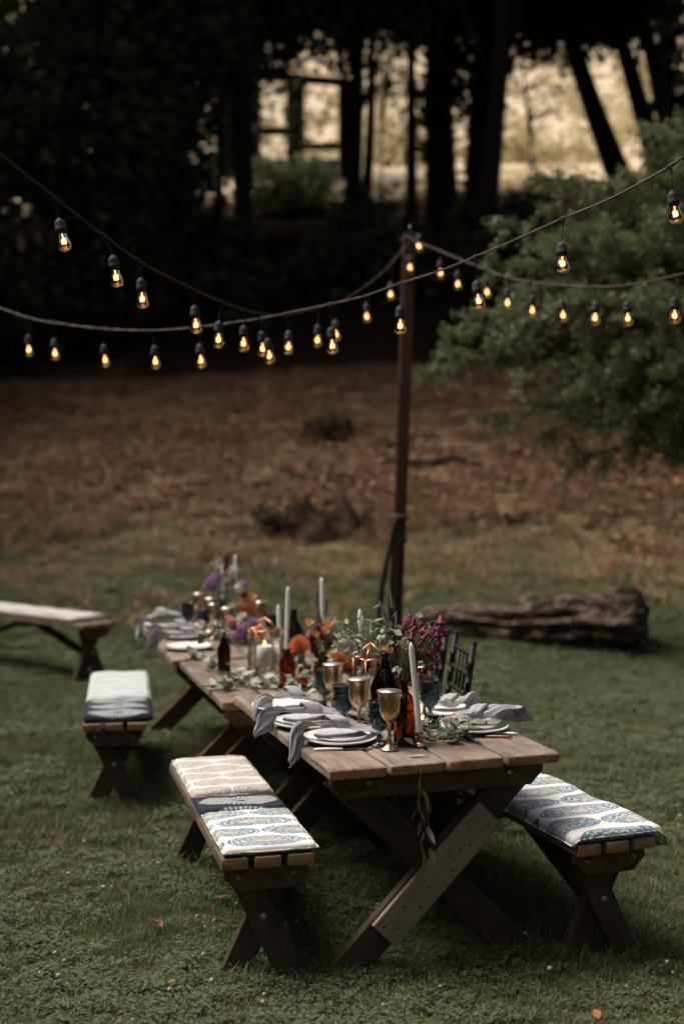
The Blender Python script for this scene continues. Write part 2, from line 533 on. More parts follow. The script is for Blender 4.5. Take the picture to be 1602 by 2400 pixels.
def scatter(name, protos, pts, idx, scale, label, cat):
    """one object: tufts instanced on ground points"""
    pc = bpy.data.collections.new(name + '_tufts')
    for i, me in enumerate(protos):
        o = bpy.data.objects.new('%s_tuft_%02d' % (name, i), me); pc.objects.link(o)
    me = bpy.data.meshes.new(name)
    me.from_pydata([tuple(p) for p in pts], [], [])
    n = len(pts)
    at = me.attributes.new('tuft_index', 'INT', 'POINT'); at.data.foreach_set('value', np.asarray(idx, dtype=np.int32))
    at = me.attributes.new('tuft_scale', 'FLOAT', 'POINT'); at.data.foreach_set('value', np.asarray(scale, dtype=np.float32))
    rot = np.zeros((n, 3), np.float32); rot[:, 2] = rng.uniform(0, 6.283, n); rot[:, :2] = rng.normal(0, 0.08, (n, 2))
    at = me.attributes.new('tuft_rotation', 'FLOAT_VECTOR', 'POINT'); at.data.foreach_set('vector', rot.ravel())
    ob = bpy.data.objects.new(name, me); COL.objects.link(ob)
    ng = bpy.data.node_groups.new(name + '_scatter', 'GeometryNodeTree')
    ng.interface.new_socket('Geometry', in_out='INPUT', socket_type='NodeSocketGeometry')
    ng.interface.new_socket('Geometry', in_out='OUTPUT', socket_type='NodeSocketGeometry')
    gi = ng.nodes.new('NodeGroupInput'); go = ng.nodes.new('NodeGroupOutput')
    ci = ng.nodes.new('GeometryNodeCollectionInfo'); ci.inputs['Collection'].default_value = pc
    ci.inputs['Separate Children'].default_value = True; ci.inputs['Reset Children'].default_value = True
    ip = ng.nodes.new('GeometryNodeInstanceOnPoints'); ip.inputs['Pick Instance'].default_value = True
    def na(nm, ty):
        q = ng.nodes.new('GeometryNodeInputNamedAttribute'); q.data_type = ty; q.inputs['Name'].default_value = nm; return q.outputs['Attribute']
    L = ng.links.new
    L(gi.outputs[0], ip.inputs['Points']); L(ci.outputs[0], ip.inputs['Instance'])
    L(na('tuft_index', 'INT'), ip.inputs['Instance Index'])
    e2r = ng.nodes.new('FunctionNodeEulerToRotation')
    L(na('tuft_rotation', 'FLOAT_VECTOR'), e2r.inputs[0]); L(e2r.outputs[0], ip.inputs['Rotation'])
    L(na('tuft_scale', 'FLOAT'), ip.inputs['Scale'])
    L(ip.outputs[0], go.inputs[0])
    md = ob.modifiers.new('scatter', 'NODES'); md.node_group = ng
    return tag(ob, label, cat, kind='stuff')

FEET = []   # where table and bench legs meet the lawn
for (cx_, cy_, an_, wd_, ys_) in ((0.387, 4.657, 17.7, 0.34, (0.16, 1.45)), (-0.235, 4.55, 14.6, 0.10, (0.13, 1.47)), (0.98, 4.74, 20.8, 0.10, (0.13, 1.5)), (-1.22, 6.9, 9.5, 0.1, (0.13, 1.5)), (-0.13, 6.14, 16, .34, (.16, 1.2))):
    for y_ in ys_:
        for s_ in (-1, 1):
            FEET.append((cx_ + s_ * wd_ * math.cos(R(an_)) - y_ * math.sin(R(an_)), cy_ + s_ * wd_ * math.sin(R(an_)) + y_ * math.cos(R(an_))))
def lawn():
    protos = [tuft_grass(34, 0.06, 0.025, 0.060, 0.0042, M['grass']) for _ in range(3)]
    protos += [tuft_clover(40, 0.06, M['clover']) for _ in range(3)]
    protos += [tuft_grass(16, 0.06, 0.020, 0.055, 0.0036, M['straw'], 0.9)]
    protos += [tuft_grass(10, 0.04, 0.06, 0.10, 0.005, M['grass'], 0.8)]
    protos += [tuft_bloom(M['cloverbloom'])]
    pts, idx, sc = [], [], []
    def put(x, y, i, s):
        pts.append((x, y, ground_h(x, y) - 0.004)); idx.append(i); sc.append(s)
    for (y0, y1, dens, s) in ((3.9, 6.2, 700, 0.80), (6.2, 8.5, 420, 1.1), (8.5, 12, 340, 1.15), (12, 18, 190, 1.5)):
        hw0 = 0.275 * y1 + 0.5
        n = int(dens * (y1 - y0) * 2 * hw0)
        for _ in range(n):
            y = random.uniform(y0, y1); x = random.uniform(-hw0, hw0)
            if abs(x) > 0.275 * y + 0.4: continue
            if y > 13 and random.random() < sstep(13.2, 17.8, y + 0.12 * x + 2.5 * nz(x, y, .7, 2)): continue
            c = nz(x, y, 1.1, 4.4) + 0.5 * nz(x, y, 3.7, 9.1)
            u = random.random()
            if u < 0.10 + 0.16 * (nz(x, y, 0.8, 20.2) > 0.15): i = 6
            elif u < 0.13: i = 7
            elif c > 0.12 + 0.9 * (random.random() - .5): i = 3 + random.randrange(3)
            else: i = random.randrange(3)
            put(x, y, i, s * random.uniform(0.75, 1.25))
    for _ in range(170):
        y = 3.9 + 7.0 * random.random() ** 1.4; x = random.uniform(-1, 1) * (0.275 * y + .3)
        if nz(x, y, 1.1, 4.4) > -0.15: put(x, y, 8, random.uniform(0.6, 1.2))
    for (fx, fy) in FEET:
        for _ in range(16):
            a = random.uniform(0, 6.28); r = random.uniform(0.03, 0.11)
            put(fx + r * math.cos(a), fy + r * math.sin(a), 7, random.uniform(0.6, 1.1))
    scatter('grass', protos, pts, idx, sc, 'short mown lawn of grass and clover under the tables', 'grass')

def hill_grass():
    protos = [tuft_grass(22, 0.11, 0.05, 0.17, 0.009, M['drygrass'], 1.0) for _ in range(3)]
    protos += [tuft_litter(22, 0.14, 0.02, 0.045, M['litter']) for _ in range(2)]
    protos += [tuft_grass(18, 0.10, 0.05, 0.12, 0.008, M['grass'], 0.9)]
    pts, idx, sc = [], [], []
    for _ in range(26000):
        y = 13.2 + 16.3 * random.random() ** 1.1; x = random.uniform(-1, 1) * (0.275 * y + .6)
        k = sstep(13.2, 20.0, y + 0.12 * x + 2.5 * nz(x, y, .7, 2))
        if random.random() > k: continue
        if nz(x, y, .55, 31.0) + .4 * nz(x, y, 1.9, 7.7) > 0.10 and random.random() < .8: continue
        u = random.random(); g = nz(x, y, .45, 14.0)
        i = 5 if u < 0.08 + 0.20 * (g > 0.12) + 0.55 * (1 - sstep(15, 21.5, y + 0.12 * x)) else (3 + random.randrange(2) if u < 0.55 else random.randrange(3))
        pts.append((x, y, ground_h(x, y) + 0.05 * nz(x, y, 1.3, 1.7))); idx.append(i); sc.append(random.uniform(0.7, 1.5) * (0.9 + y / 60))
    scatter('hill_grass', protos, pts, idx, sc, 'dry tan grass and leaf litter covering the slope', 'grass')

lawn()
hill_grass()

# ------------------------------------------------------------------ trees
M['bark'] = varied('dark_bark', (0.012, 0.010, 0.008), (0.045, 0.034, 0.026), 9, 0.95, 0.6, Specular_IOR_Level=0.05)
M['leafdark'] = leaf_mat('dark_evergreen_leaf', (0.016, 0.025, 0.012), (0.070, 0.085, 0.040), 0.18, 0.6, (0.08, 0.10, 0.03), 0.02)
M['leafgrey'] = leaf_mat('grey_green_leaf', (0.034, 0.042, 0.032), (0.085, 0.098, 0.075), 0.15, 0.6, (0.06, 0.07, 0.03), 0.03)
M['leaffresh'] = leaf_mat('fresh_green_leaf', (0.042, 0.058, 0.025), (0.205, 0.228, 0.118), 0.30, 0.45, (0.18, 0.21, 0.06))
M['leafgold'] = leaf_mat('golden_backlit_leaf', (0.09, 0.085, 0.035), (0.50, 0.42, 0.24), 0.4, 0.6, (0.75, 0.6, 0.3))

def leaf_cloud(centers, nper, spread, size, aspect=0.5, droop=0.0, flat=0.5):
    """small leaf-shaped quads gathered round clump centres"""
    C = np.repeat(np.asarray(centers, float), nper, axis=0)
    n = len(C)
    C = C + rng.normal(0, 1, (n, 3)) * (np.asarray(spread) if np.ndim(spread) else np.array([spread] * 3))
    d = rng.normal(0, 1, (n, 3)); d[:, 2] = d[:, 2] * flat - droop
    d /= np.linalg.norm(d, axis=1)[:, None] + 1e-9
    u = rng.normal(0, 1, (n, 3)); u -= d * (u * d).sum(1)[:, None]; u /= np.linalg.norm(u, axis=1)[:, None] + 1e-9
    s = size * rng.uniform(0.6, 1.4, n)[:, None]
    a = C - d * s * 0.5; b = C + d * s * 0.5
    m1 = C + u * s * 0.5 * aspect; m2 = C - u * s * 0.5 * aspect
    V = np.stack([a, m1, b, m2], 1).reshape(-1, 3)
    return V

def quads_mesh(name, V, mat):
    n = len(V) // 4
    me = bpy.data.meshes.new(name)
    me.vertices.add(n * 4); me.vertices.foreach_set('co', V.astype(np.float32).ravel())
    me.loops.add(n * 4); me.loops.foreach_set('vertex_index', np.arange(n * 4, dtype=np.int32))
    me.polygons.add(n); me.polygons.foreach_set('loop_start', np.arange(0, n * 4, 4, dtype=np.int32))
    try: me.polygons.foreach_set('loop_total', np.full(n, 4, dtype=np.int32))
    except Exception: pass
    me.materials.append(mat)
    me.update(calc_edges=True); me.validate()
    return me

def curve_pts(a, b, bend, n=6):
    a, b = Vector(a), Vector(b); out = []
    for i in range(n + 1):
        t = i / n
        out.append(a.lerp(b, t) + Vector(bend) * (4 * t * (1 - t)))
    return out

def tree(name, label, x, y, trunks, blobs, mat, nclump=70, nper=90, spread=0.45, leaf=0.2, group=None, limbs=8):
    """trunks: (dx, top offset (x, y, z), radius); blobs: (dx, dy, z, rx, ry, rz) ellipsoids of foliage above the base"""
    gz = ground_h(x, y)
    root = empty(name, (x, y, gz), 0, label, 'tree', group)
    tops = []
    for (dx, top, r) in trunks:
        a = Vector((dx, 0, -0.4)); b = Vector(top)
        pts = curve_pts(a, b, (random.uniform(-.3, .3), random.uniform(-.3, .3), 0), 8)
        rad = [r * (1.35 if i == 0 else 1.0) * (1 - 0.65 * i / 8) for i in range(9)]
        ph = random.uniform(0, 9)
        MB().tube(pts, rad, 10, wob=lambda a_, t_: 1 + .08 * math.sin(3 * a_ + ph) + .05 * math.sin(7 * a_ + 9 * t_)).build('trunk', M['bark'], root)
        tops.append(pts)
    cl = []
    tot = sum(b[3] * b[4] * b[5] for b in blobs) ** (1.0)
    for (bx, by, bz, rx, ry, rz) in blobs:
        k = max(14, int(nclump * rx * ry * rz / tot))
        for _ in range(k):
            d = Vector((random.gauss(0, 1), random.gauss(0, 1), random.gauss(0, 1))).normalized() * (random.uniform(0.25, 1.0) ** 0.5)
            cl.append((bx + d.x * rx, by + d.y * ry, bz + d.z * rz))
    for _ in range(limbs):
        lb = MB()
        pts = random.choice(tops); s = pts[random.randrange(3, 8)]
        c = Vector(random.choice(cl))
        q = curve_pts(s, c, (0, 0, random.uniform(-.2, .5)), 5)
        lb.tube(q, [0.10 * (1 - .75 * i / 5) for i in range(6)], 6)
        lb.build('limb', M['bark'], root)
    V = leaf_cloud(cl, nper, spread, leaf * 1.45, 0.7)
    add('crown', quads_mesh('crown', V, mat), None, root)
    return root

WOOD = 'trees of the dark wood on the hill'
# dark mass on the left, crowns reaching almost to the slope
tree('evergreen_tree', 'dark low-branched tree at the left edge, nearest of the wood', -9.3, 31.0, [(0, (0.3, 0, 7), 0.28)],
     [(0, 0, 4.0, 2.9, 2.4, 3.8), (-1.0, 0, 7.6, 2.8, 2.2, 2.6)], M['leafdark'], 130, 95, 0.5, 0.2, WOOD)
tree('evergreen_tree', 'dark bushy tree beside the nearest tree of the wood, left of the void', -5.7, 33.0, [(0, (-0.4, 0, 8), 0.25)],
     [(0, 0, 4.4, 2.1, 2.2, 3.6), (0.4, 0, 8.4, 2.8, 2.2, 2.6)], M['leafdark'], 120, 95, 0.5, 0.2, WOOD)
tree('broadleaf_tree', 'grey-green leaved tree spreading over the top centre', -1.4, 39.0, [(-1.5, (-1.9, 0, 9), 0.22), (1.9, (2.2, 0, 9.5), 0.2)],
     [(-2.2, -1, 6.7, 2.6, 2.0, 1.3), (1.2, -1, 7.2, 2.6, 2.0, 1.2), (0, 0, 9.6, 4.6, 3, 2.2)], M['leafgrey'], 210, 85, 0.5, 0.2, WOOD, 0)
tree('broadleaf_tree', 'clump of several upright dark trunks standing behind the light pole', 3.6, 43.0,
     [(-1.3, (-1.4, 0, 11), 0.22), (-0.55, (-0.75, 0.3, 11), 0.26), (0.15, (0.1, 0, 11), 0.30), (0.95, (1.1, 0.2, 10.5), 0.50), (-0.2, (-0.5, 0.9, 10), 0.2), (0.5, (1.9, 0.5, 10), 0.3)],
     [(0.2, -0.5, 8.2, 2.8, 2.4, 1.7), (2.4, 0, 8.2, 2.4, 2.2, 1.5), (-2.3, 0, 8.0, 2.2, 2.0, 1.5), (0.1, 0.8, 4.4, 1.25, 0.8, 3.2), (3.4, -0.5, 7.0, 2.7, 1.6, 1.4), (3.6, 0, 8.8, 3.2, 2.0, 1.5), (0.7, 0, 10.5, 4.5, 2.5, 2.0), (0.4, -1, 6.9, 1.6, 1.2, 1.4)], M['leafdark'], 360, 85, 0.45, 0.2, WOOD, 14)
tree('leaning_tree', 'leaning dark trunk sloping up to the left, beside the bright gap', 10.0, 42.0, [(0, (-3.2, 0.4, 9.0), 0.50), (1.0, (-1.9, 0.6, 10.0), 0.42)],
     [(-3.0, 0, 8.2, 2.2, 2.4, 1.2), (-0.8, 0, 9.6, 2.8, 2.4, 1.6), (-2.0, 0, 10.8, 4.0, 2.5, 1.8), (-0.6, 0, 7.4, 1.7, 1.5, 1.0)], M['leafdark'], 190, 85, 0.5, 0.2, WOOD)
tree('leaning_tree', 'second leaning dark trunk, nearer the right edge', 11.4, 41.0, [(0, (-2.4, 0.4, 10.5), 0.36), (0.6, (-0.4, 0.2, 10.5), 0.25)],
     [(-2.0, 0, 9.2, 2.4, 2.4, 1.6), (1.0, 0, 9.8, 2.6, 2.4, 1.6), (0.4, -1, 2.6, 1.9, 1.4, 2.2), (-1.6, -1, 6.8, 1.2, 1.0, 0.9)], M['leafdark'], 150, 80, 0.5, 0.2, WOOD)
tree('evergreen_tree', 'tall dark tree filling the upper left behind the nearest crowns', -8.5, 41.0, [(0, (0, 0, 11), 0.3)],
     [(0, 0, 5.5, 3.4, 2.6, 4.8), (0.6, 0, 10.6, 3.6, 2.6, 2.6)], M['leafdark'], 140, 95, 0.55, 0.22, WOOD)
tree('evergreen_tree', 'dark tree behind the left void with slim trunks', -5.0, 44.0, [(-0.5, (-0.6, 0, 11), 0.24), (0.7, (0.9, 0, 11), 0.18)],
     [(0, 0, 7.8, 3.2, 2.4, 3.4), (-1.2, 0, 3.4, 2.2, 1.6, 3.0)], M['leafdark'], 140, 95, 0.5, 0.22, WOOD)
# canopy added above and beside the frame to shade the wood and slope
for i, (x, y, z, r, lb) in enumerate([
        (-16.0, 33, 5.5, 4.6, 'dark shade tree added just outside the left edge of the wood'),
        (-13.5, 26, 5.0, 3.8, 'dark shade tree added beside the slope beyond the left edge'),
        (13.5, 33, 6.5, 4.4, 'dark shade tree added beside the slope beyond the right edge'),
        (0.15, 40, 11.0, 4.6, 'high dark canopy tree added to shade the void'),
        (-6.5, 36, 13.0, 4.6, 'high dark canopy tree added for shade above the left crowns'),
        (-3.0, 37.5, 12.6, 5.6, 'high dark canopy tree added to shade the slope'),
        (4.05, 37.5, 12.6, 5.6, 'high dark canopy tree added to shade the slope right of the pole'),
        (-10.5, 37.5, 12.6, 5.6, 'high dark canopy tree added to shade the slope at the left'),
        (12.0, 37.5, 12.6, 5.6, 'high dark canopy tree added to shade the slope at the right'),
        (9.4, 37, 12.6, 4.6, 'high dark canopy tree added for shade above the trunk clump')]):
    tree('shade_canopy_tree', lb, x, y, [(0, (random.uniform(-.4, .4), -7 if y == 37.5 else 0, z), 0.3)],
         [(0, -6.5 if y == 37.5 else 0, z, r, r, r * .55), (0, -3 if y == 37.5 else 0, z + r * .4, r * .9, r, r * .6)], M['leafdark'], 120, 60, 0.7, 0.36, WOOD)
# unseen trees added behind and beside the viewer to block skylight
for i, (x, y, r, z, lb) in enumerate([
        (-13, 8, 4.5, 6.5, 'unseen shade tree added left of the clearing'), (-13, -3, 5.5, 8, 'unseen shade tree added left of and behind the viewer'), (-8.5, -10, 5, 7.5, 'unseen shade tree added behind the viewer, left one'),
        (9.5, -10, 5, 7.5, 'unseen shade tree added behind the viewer, right one'), (13.5, 0, 5.5, 7.5, 'unseen shade tree added right of and behind the viewer'),
        (-14, 18, 4.5, 6, 'unseen shade tree added left of the slope')]):
    tree('unseen_shade_tree', lb, x, y, [(0, (0.2, 0, z), 0.35)], [(0, 0, z, r, r, r * 1.0), (0, 0, z * .5, r * .9, r * .9, z * .42)], M['leafdark'], 110, 60, 0.9, 0.55, 'unseen shade trees added round the clearing')
# sunlit growth beyond the crest
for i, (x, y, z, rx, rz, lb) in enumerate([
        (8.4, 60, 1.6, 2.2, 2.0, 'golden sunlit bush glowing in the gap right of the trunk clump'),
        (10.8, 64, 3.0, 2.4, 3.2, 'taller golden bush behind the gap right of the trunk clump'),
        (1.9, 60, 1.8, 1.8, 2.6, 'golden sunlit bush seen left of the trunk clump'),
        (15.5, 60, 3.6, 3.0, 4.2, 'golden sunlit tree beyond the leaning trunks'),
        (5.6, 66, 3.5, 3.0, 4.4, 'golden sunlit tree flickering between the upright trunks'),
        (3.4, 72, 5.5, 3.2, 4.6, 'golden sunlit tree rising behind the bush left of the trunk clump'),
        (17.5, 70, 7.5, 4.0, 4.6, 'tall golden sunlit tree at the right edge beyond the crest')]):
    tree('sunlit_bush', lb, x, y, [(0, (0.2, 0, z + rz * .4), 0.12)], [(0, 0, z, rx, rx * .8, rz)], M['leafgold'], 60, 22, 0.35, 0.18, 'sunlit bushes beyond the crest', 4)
tree('low_shrub', 'dull olive shrub growing in front of the open shelter', -2.0, 47.0, [(0, (0.2, 0, 1.0), 0.08)], [(0, 0, 0.9, 2.2, 1.2, 0.9)], M['leaffresh'], 40, 60, 0.3, 0.16, None, 4)
for i, (x, y, lb) in enumerate([(-10.6, 29.2, 'dark shrub at the foot of the wood, leftmost'), (-7.2, 30.0, 'dark shrub at the foot of the wood, second from the left'),
                    (-3.6, 31.0, 'dark shrub at the foot of the wood left of the pole'), (0.6, 32.5, 'dark shrub at the foot of the wood just left of the pole'), (4.4, 33.0, 'dark shrub at the foot of the wood right of the pole')]):
    tree('low_shrub', lb, x, y + 2.5, [(0, (0.1, 0, 1.0), 0.07)], [(0, 0, 0.8, 2.0, 1.0, 1.0), (0.3, .8, 1.9, 1.5, 1.0, 0.9)], M['leafdark'], 50, 70, 0.3, 0.17, 'dark shrubs at the foot of the wood', 4)

# thin saplings that break up the bright gaps
for (x, y, z, rx, rz, n, lb) in ((-1.9, 49.5, 3.4, 1.9, 1.5, 34, 'thin leafy sapling in front of the open shelter'), (7.6, 50.0, 4.2, 2.4, 1.7, 44, 'thin leafy sapling hanging into the bright gap on the right'),
                             (1.6, 50.5, 4.6, 1.0, 1.7, 30, 'thin leafy sapling in the bright gap left of the trunk clump'), (12.4, 47.0, 4.8, 2.4, 2.4, 60, 'thin leafy sapling between the leaning trunks and the right edge')):
    tree('sapling', lb, x, y, [(0, (0.1, 0, z), 0.05)], [(0, 0, z, rx, 0.6, rz)], M['leafgrey'], n, 9, 0.26, 0.17, 'saplings in the bright gaps', 3)

# the open shelter in the gap
def shelter():
    Y = 52.5; b = P(700, 340, Y); gz = ground_h(b.x, Y)
    root = empty('open_shelter', (b.x, Y, gz), 0, 'dark open-sided timber shelter among the trees with two bright openings', 'shelter')
    o = Vector((b.x, Y, gz))
    def panel(name, x0, x1, y0, y1, dy=0.0, th=0.10):
        p, q = P(x0, y1, Y) - o, P(x1, y0, Y) - o
        c = (p + q) / 2
        add(name, board_mesh(name, abs(q.x - p.x), th, abs(q.z - p.z), 0.01), M['darkboard'], root, (c.x, c.y + dy, c.z))
    for x0, x1, y0, y1 in ((520, 566, 190, 420), (567, 612, 190, 420), (671, 714, 190, 420), (792, 836, 190, 420)):
        panel('wall_board', x0, x1, y0, y1)
    panel('rail', 612.5, 670.5, 297, 318, 0.0, 0.12); panel('rail', 714.5, 791.5, 334, 352, 0.0, 0.12)
    for x0, x1 in ((613, 641), (642, 670), (715, 752), (753, 791)): panel('low_board', x0, x1, 372, 420, 0.03)
    add('beam', board_mesh('beam', 5.2, 0.24, 0.34, 0.01), M['darkboard'], root, (-0.3, -0.2, P(0, 187, Y).z - gz), (0, R(4.5), 0))
    H = P(0, 178, Y).z - gz
    mb = MB()
    mb.v = [(-3.6, -1.6, H + .3), (2.8, -1.6, H - .1), (2.8, 1.6, H + .9), (-3.6, 1.6, H + 1.3), (-3.6, -1.6, H + .38), (2.8, -1.6, H - .02), (2.8, 1.6, H + .98), (-3.6, 1.6, H + 1.38)]
    mb.f = [(3, 2, 1, 0), (4, 5, 6, 7), (0, 1, 5, 4), (1, 2, 6, 5), (2, 3, 7, 6), (3, 0, 4, 7)]
    mb.build('roof', M['darkboard'], root, False)
M['darkboard'] = varied('dark_tarred_board', (0.006, 0.005, 0.004), (0.018, 0.013, 0.010), 6, 0.9, 0.2, Specular_IOR_Level=0.05)
shelter()

# the leafy tree on the right whose boughs arch over the lawn
def bough_tree():
    bx, by = 4.7, 13.6
    gz = ground_h(bx, by)
    root = empty('leafy_tree', (bx, by, gz), 0, 'leafy green tree with arching boughs behind the string lights', 'tree')
    o = Vector((bx, by, gz))
    MB().tube(curve_pts((0, 0, -0.4), (-0.3, 0.2, 4.6), (0.2, 0, 0), 8), [0.22, .17, .16, .15, .14, .13, .11, .09, .07], 10,
              wob=lambda a, t: 1 + .07 * math.sin(3 * a + 5 * t)).build('trunk', M['bark'], root)
    tips = [  # where boughs end, as seen in the photograph, with their distance
        (1012, 872, 12.6), (1075, 790, 12.4), (1160, 640, 12.4), (1120, 760, 12.8), (1190, 530, 13.2), (1270, 420, 13.2), (1175, 975, 12.6), (1240, 900, 12.3),
        (1290, 1010, 12.5), (1330, 720, 12.2), (1360, 1075, 12.8), (1250, 760, 12.2), (1420, 560, 12.6), (1400, 880, 12.0), (1520, 700, 12.0),
        (1480, 960, 12.0), (1560, 1060, 12.4), (1590, 860, 12.0), (1350, 600, 13.0), (1480, 420, 13.0), (1560, 520, 12.6), (1600, 330, 13.2), (1230, 690, 13.4),
        (1330, 860, 12.8), (1420, 980, 13.2), (1640, 700, 12.4), (1700, 500, 12.8), (1690, 900, 12.6), (1540, 330, 13.6), (1400, 480, 13.6),
        (1800, 700, 13), (1300, 560, 12.8), (1440, 740, 12.6), (1380, 940, 12.4), (1510, 820, 12.4), (1545, 970, 12.7), (1470, 640, 12.8)]
    inner, spray = [], []
    for (px, py, Y) in tips:
        e = P(px, py, Y) - o
        s = Vector((-0.1, 0.1, min(4.4, max(0.9, e.z * 0.75 + random.uniform(-.3, .3)))))
        pts = curve_pts(s, e, (0, 0, 0.10 * (e - s).length + random.uniform(0, .15)), 9)
        lb = MB(); lb.tube(pts, [0.035 * (1 - .8 * i / 9) for i in range(10)], 5)
        main = (pts[9] - pts[6]).normalized()
        for i in range(3, 10):
            for _ in range(4 if i < 9 else 3):
                p = pts[i].lerp(pts[min(9, i + 1)], random.random())
                d = (main * random.uniform(.2, 1.0) + Vector((random.gauss(-.1, .6), random.gauss(-.15, .6), random.gauss(.1, .75)))).normalized()
                L = random.uniform(.20, .58) * (1.15 - .05 * i)
                tw = [p + d * (L * k / 5) + Vector((0, 0, -.22 * L * (k / 5) ** 2)) for k in range(6)]
                lb.tube(tw, [.006 * (1 - .75 * k / 5) for k in range(6)], 3, False)
                for k in range(1, 6):
                    spray.append(tw[k]); spray.append(tw[k].lerp(tw[k - 1], .5))
            if i < 8:
                for _ in range(2): inner.append(pts[i] + Vector((random.gauss(0, .14), random.gauss(.1, .2), random.gauss(0, .1))))
        lb.build('bough', M['bark'], root)
    V = leaf_cloud([tuple(c) for c in spray], 7, 0.034, 0.047, 0.55, 0.1, 0.8)
    W_ = leaf_cloud([tuple(c) for c in inner], 16, 0.09, 0.05, 0.6, 0.1, 0.8)
    add('crown', quads_mesh('crown', np.concatenate([V, W_]), M['leaffresh']), None, root)
bough_tree()

# ------------------------------------------------------------------ things on the slope
M['logwood'] = None
def log_mat():
    t = NT('weathered_log')
    v = t.coord()
    n = t.noise(t.map(v, (1.2, 12, 12)), 1.6, 5, 0.7, 0.5); n2 = t.noise(v, 9, 4)
    col = t.ramp(n, [(0.38, (0.005, 0.004, 0.003)), (0.50, (0.055, 0.037, 0.028)), (0.64, (0.23, 0.175, 0.145))])
    col = t.mix(t.ramp(n2, [(0.55, 0.0), (0.72, 0.6)]), col, (0.09, 0.04, 0.02))
    b = t.bsdf(Base_Color=col, Roughness=0.9); b.inputs['Specular IOR Level'].default_value = 0.15
    t.set(b.inputs['Normal'], t.bump(n, 1.0, 0.05))
    return t.done(b)
M['logwood'] = log_mat()

def fallen_log():
    a = Vector((0.78, 13.5, 0)); b = Vector((2.95, 12.55, 0))
    a.z = ground_h(a.x, a.y); b.z = ground_h(b.x, b.y)
    root = empty('fallen_log', (b.x, b.y, b.z), 0, 'weathered split log lying at the foot of the slope', 'log')
    A = a - b; L = A.length; d = A.normalized()
    s = Vector((-d.y, d.x, 0)).normalized()
    mb = MB(); nu, nv = 48, 60
    for j in range(nv + 1):
        t = j / nv
        r = 0.30 * (1 - t) ** 0.6 * 0.80 + 0.07 + 0.08 * math.exp(-((t - 0.04) / 0.07) ** 2)
        for i in range(nu):
            an = 2 * math.pi * i / nu
            n = mnoise.noise(Vector((math.cos(an) * 3.0, math.sin(an) * 3.0, t * 2.4 + 4)))
            n2 = mnoise.noise(Vector((math.cos(an) * 8.0, math.sin(an) * 8.0, t * 5.0 + 9)))
            wv = an * 7 + 2.2 * mnoise.noise(Vector((t * 3.0, math.cos(an), 3.3)))
            rd = abs(math.sin(wv)) ** 0.5
            rr = r * (0.86 + 0.34 * n + 0.22 * n2 + 0.22 * rd) * (1 + 0.16 * mnoise.noise(Vector((t * 11, an * .8, 1.0))))
            if j == 0: rr *= 0.72
            c = d * (t * L) + Vector((0, 0, 0.20 * (1 - t) ** .5 + 0.05 + 0.03 * math.sin(t * 9)))
            p = c + s * (rr * math.cos(an)) + Vector((0, 0, rr * math.sin(an) * 0.92)) + d * (0.09 * n2 * (1 if j == 0 else 0))
            mb.v.append(tuple(p))
    for j in range(nv):
        for i in range(nu):
            k = (i + 1) % nu
            mb.f.append((j * nu + i, (j + 1) * nu + i, (j + 1) * nu + k, j * nu + k))
    mb.f.append(tuple(range(nu))); mb.f.append(tuple(nv * nu + i for i in range(nu))[::-1])
    mb.build('log_trunk', M['logwood'], root)
    for k, (t, an, ln) in enumerate([(0.02, 0.9, .17), (0.0, 0.1, .15), (0.30, 3.5, .26), (0.48, 3.7, .3), (0.62, 3.4, .24), (0.015, 2.2, .12)]):
        c = d * (t * L) + s * (0.24 * math.cos(an)) + Vector((0, 0, 0.22 + 0.24 * math.sin(an)))
        e = c + (d * (ln if k > 1 else -ln * .6)) + s * (0.05 if k < 2 else -0.06) + Vector((0, 0, .02))
        MB().tube([c - (e - c) * .4, c, c.lerp(e, .6), e], [0.06, 0.055, 0.04, 0.012], 7).build('splinter', M['logwood'], root)
fallen_log()

def brush_mound(px, py, Y, w, h, label):
    g = P(px, py, Y); z = ground_h(g.x, Y)
    root = empty('brush_mound', (g.x, Y, z), 0, label, 'mound', 'dark mounds on the slope')
    def f(u, v):
        x = (u - .5) * w; y = (v - .5) * w * .7
        q = max(0.0, 1 - (2 * u - 1) ** 2 - (2 * v - 1) ** 2)
        return (x, y, -0.10 + ground_h(g.x + x, Y + y) - z + (h + .1) * q ** .8 * (1 + 1.1 * nz(x, y, 3, px) + .7 * nz(x, y, 8, px)))
    MB().grid(f, 22, 16).build('earth', M['darkearth'], root)
    cl = [(random.gauss(0, .27) * w, random.gauss(0, .16) * w, random.uniform(.2, .95) * h) for _ in range(26)]
    add('dry_brush', quads_mesh('dry_brush', leaf_cloud(cl, 26, 0.10, 0.11, .4), M['brush']), None, root)['kind'] = 'stuff'
M['darkearth'] = varied('dark_bare_earth', (0.010, 0.007, 0.005), (0.06, 0.038, 0.025), 7, 0.95, 0.6, Specular_IOR_Level=0.05)
M['brush'] = leaf_mat('dark_dry_brush', (0.008, 0.006, 0.004), (0.045, 0.028, 0.016), 0.05, 0.9, (0.1, 0.06, 0.03))
brush_mound(735, 1245, 18.8, 1.7, 0.36, 'dark earth mound with dry brush, lower one left of the pole')
brush_mound(775, 1040, 24.0, 1.3, 0.30, 'dark earth mound with dry brush, upper one left of the pole')
g = P(1010, 1098, 21.8); gz = ground_h(g.x, g.y)
tag(MB().tube([(-.95, .1, .10), (-.5, 0, .10), (0, .1, .07), (.4, .05, .17), (.75, -.1, .05), (.95, -.1, -.02)], [.02, .045, .055, .06, .05, .02], 8).build('fallen_branch', M['bark'], None, loc=(g.x, g.y, gz)),
    'dark dead branch lying on the slope right of the pole', 'branch')

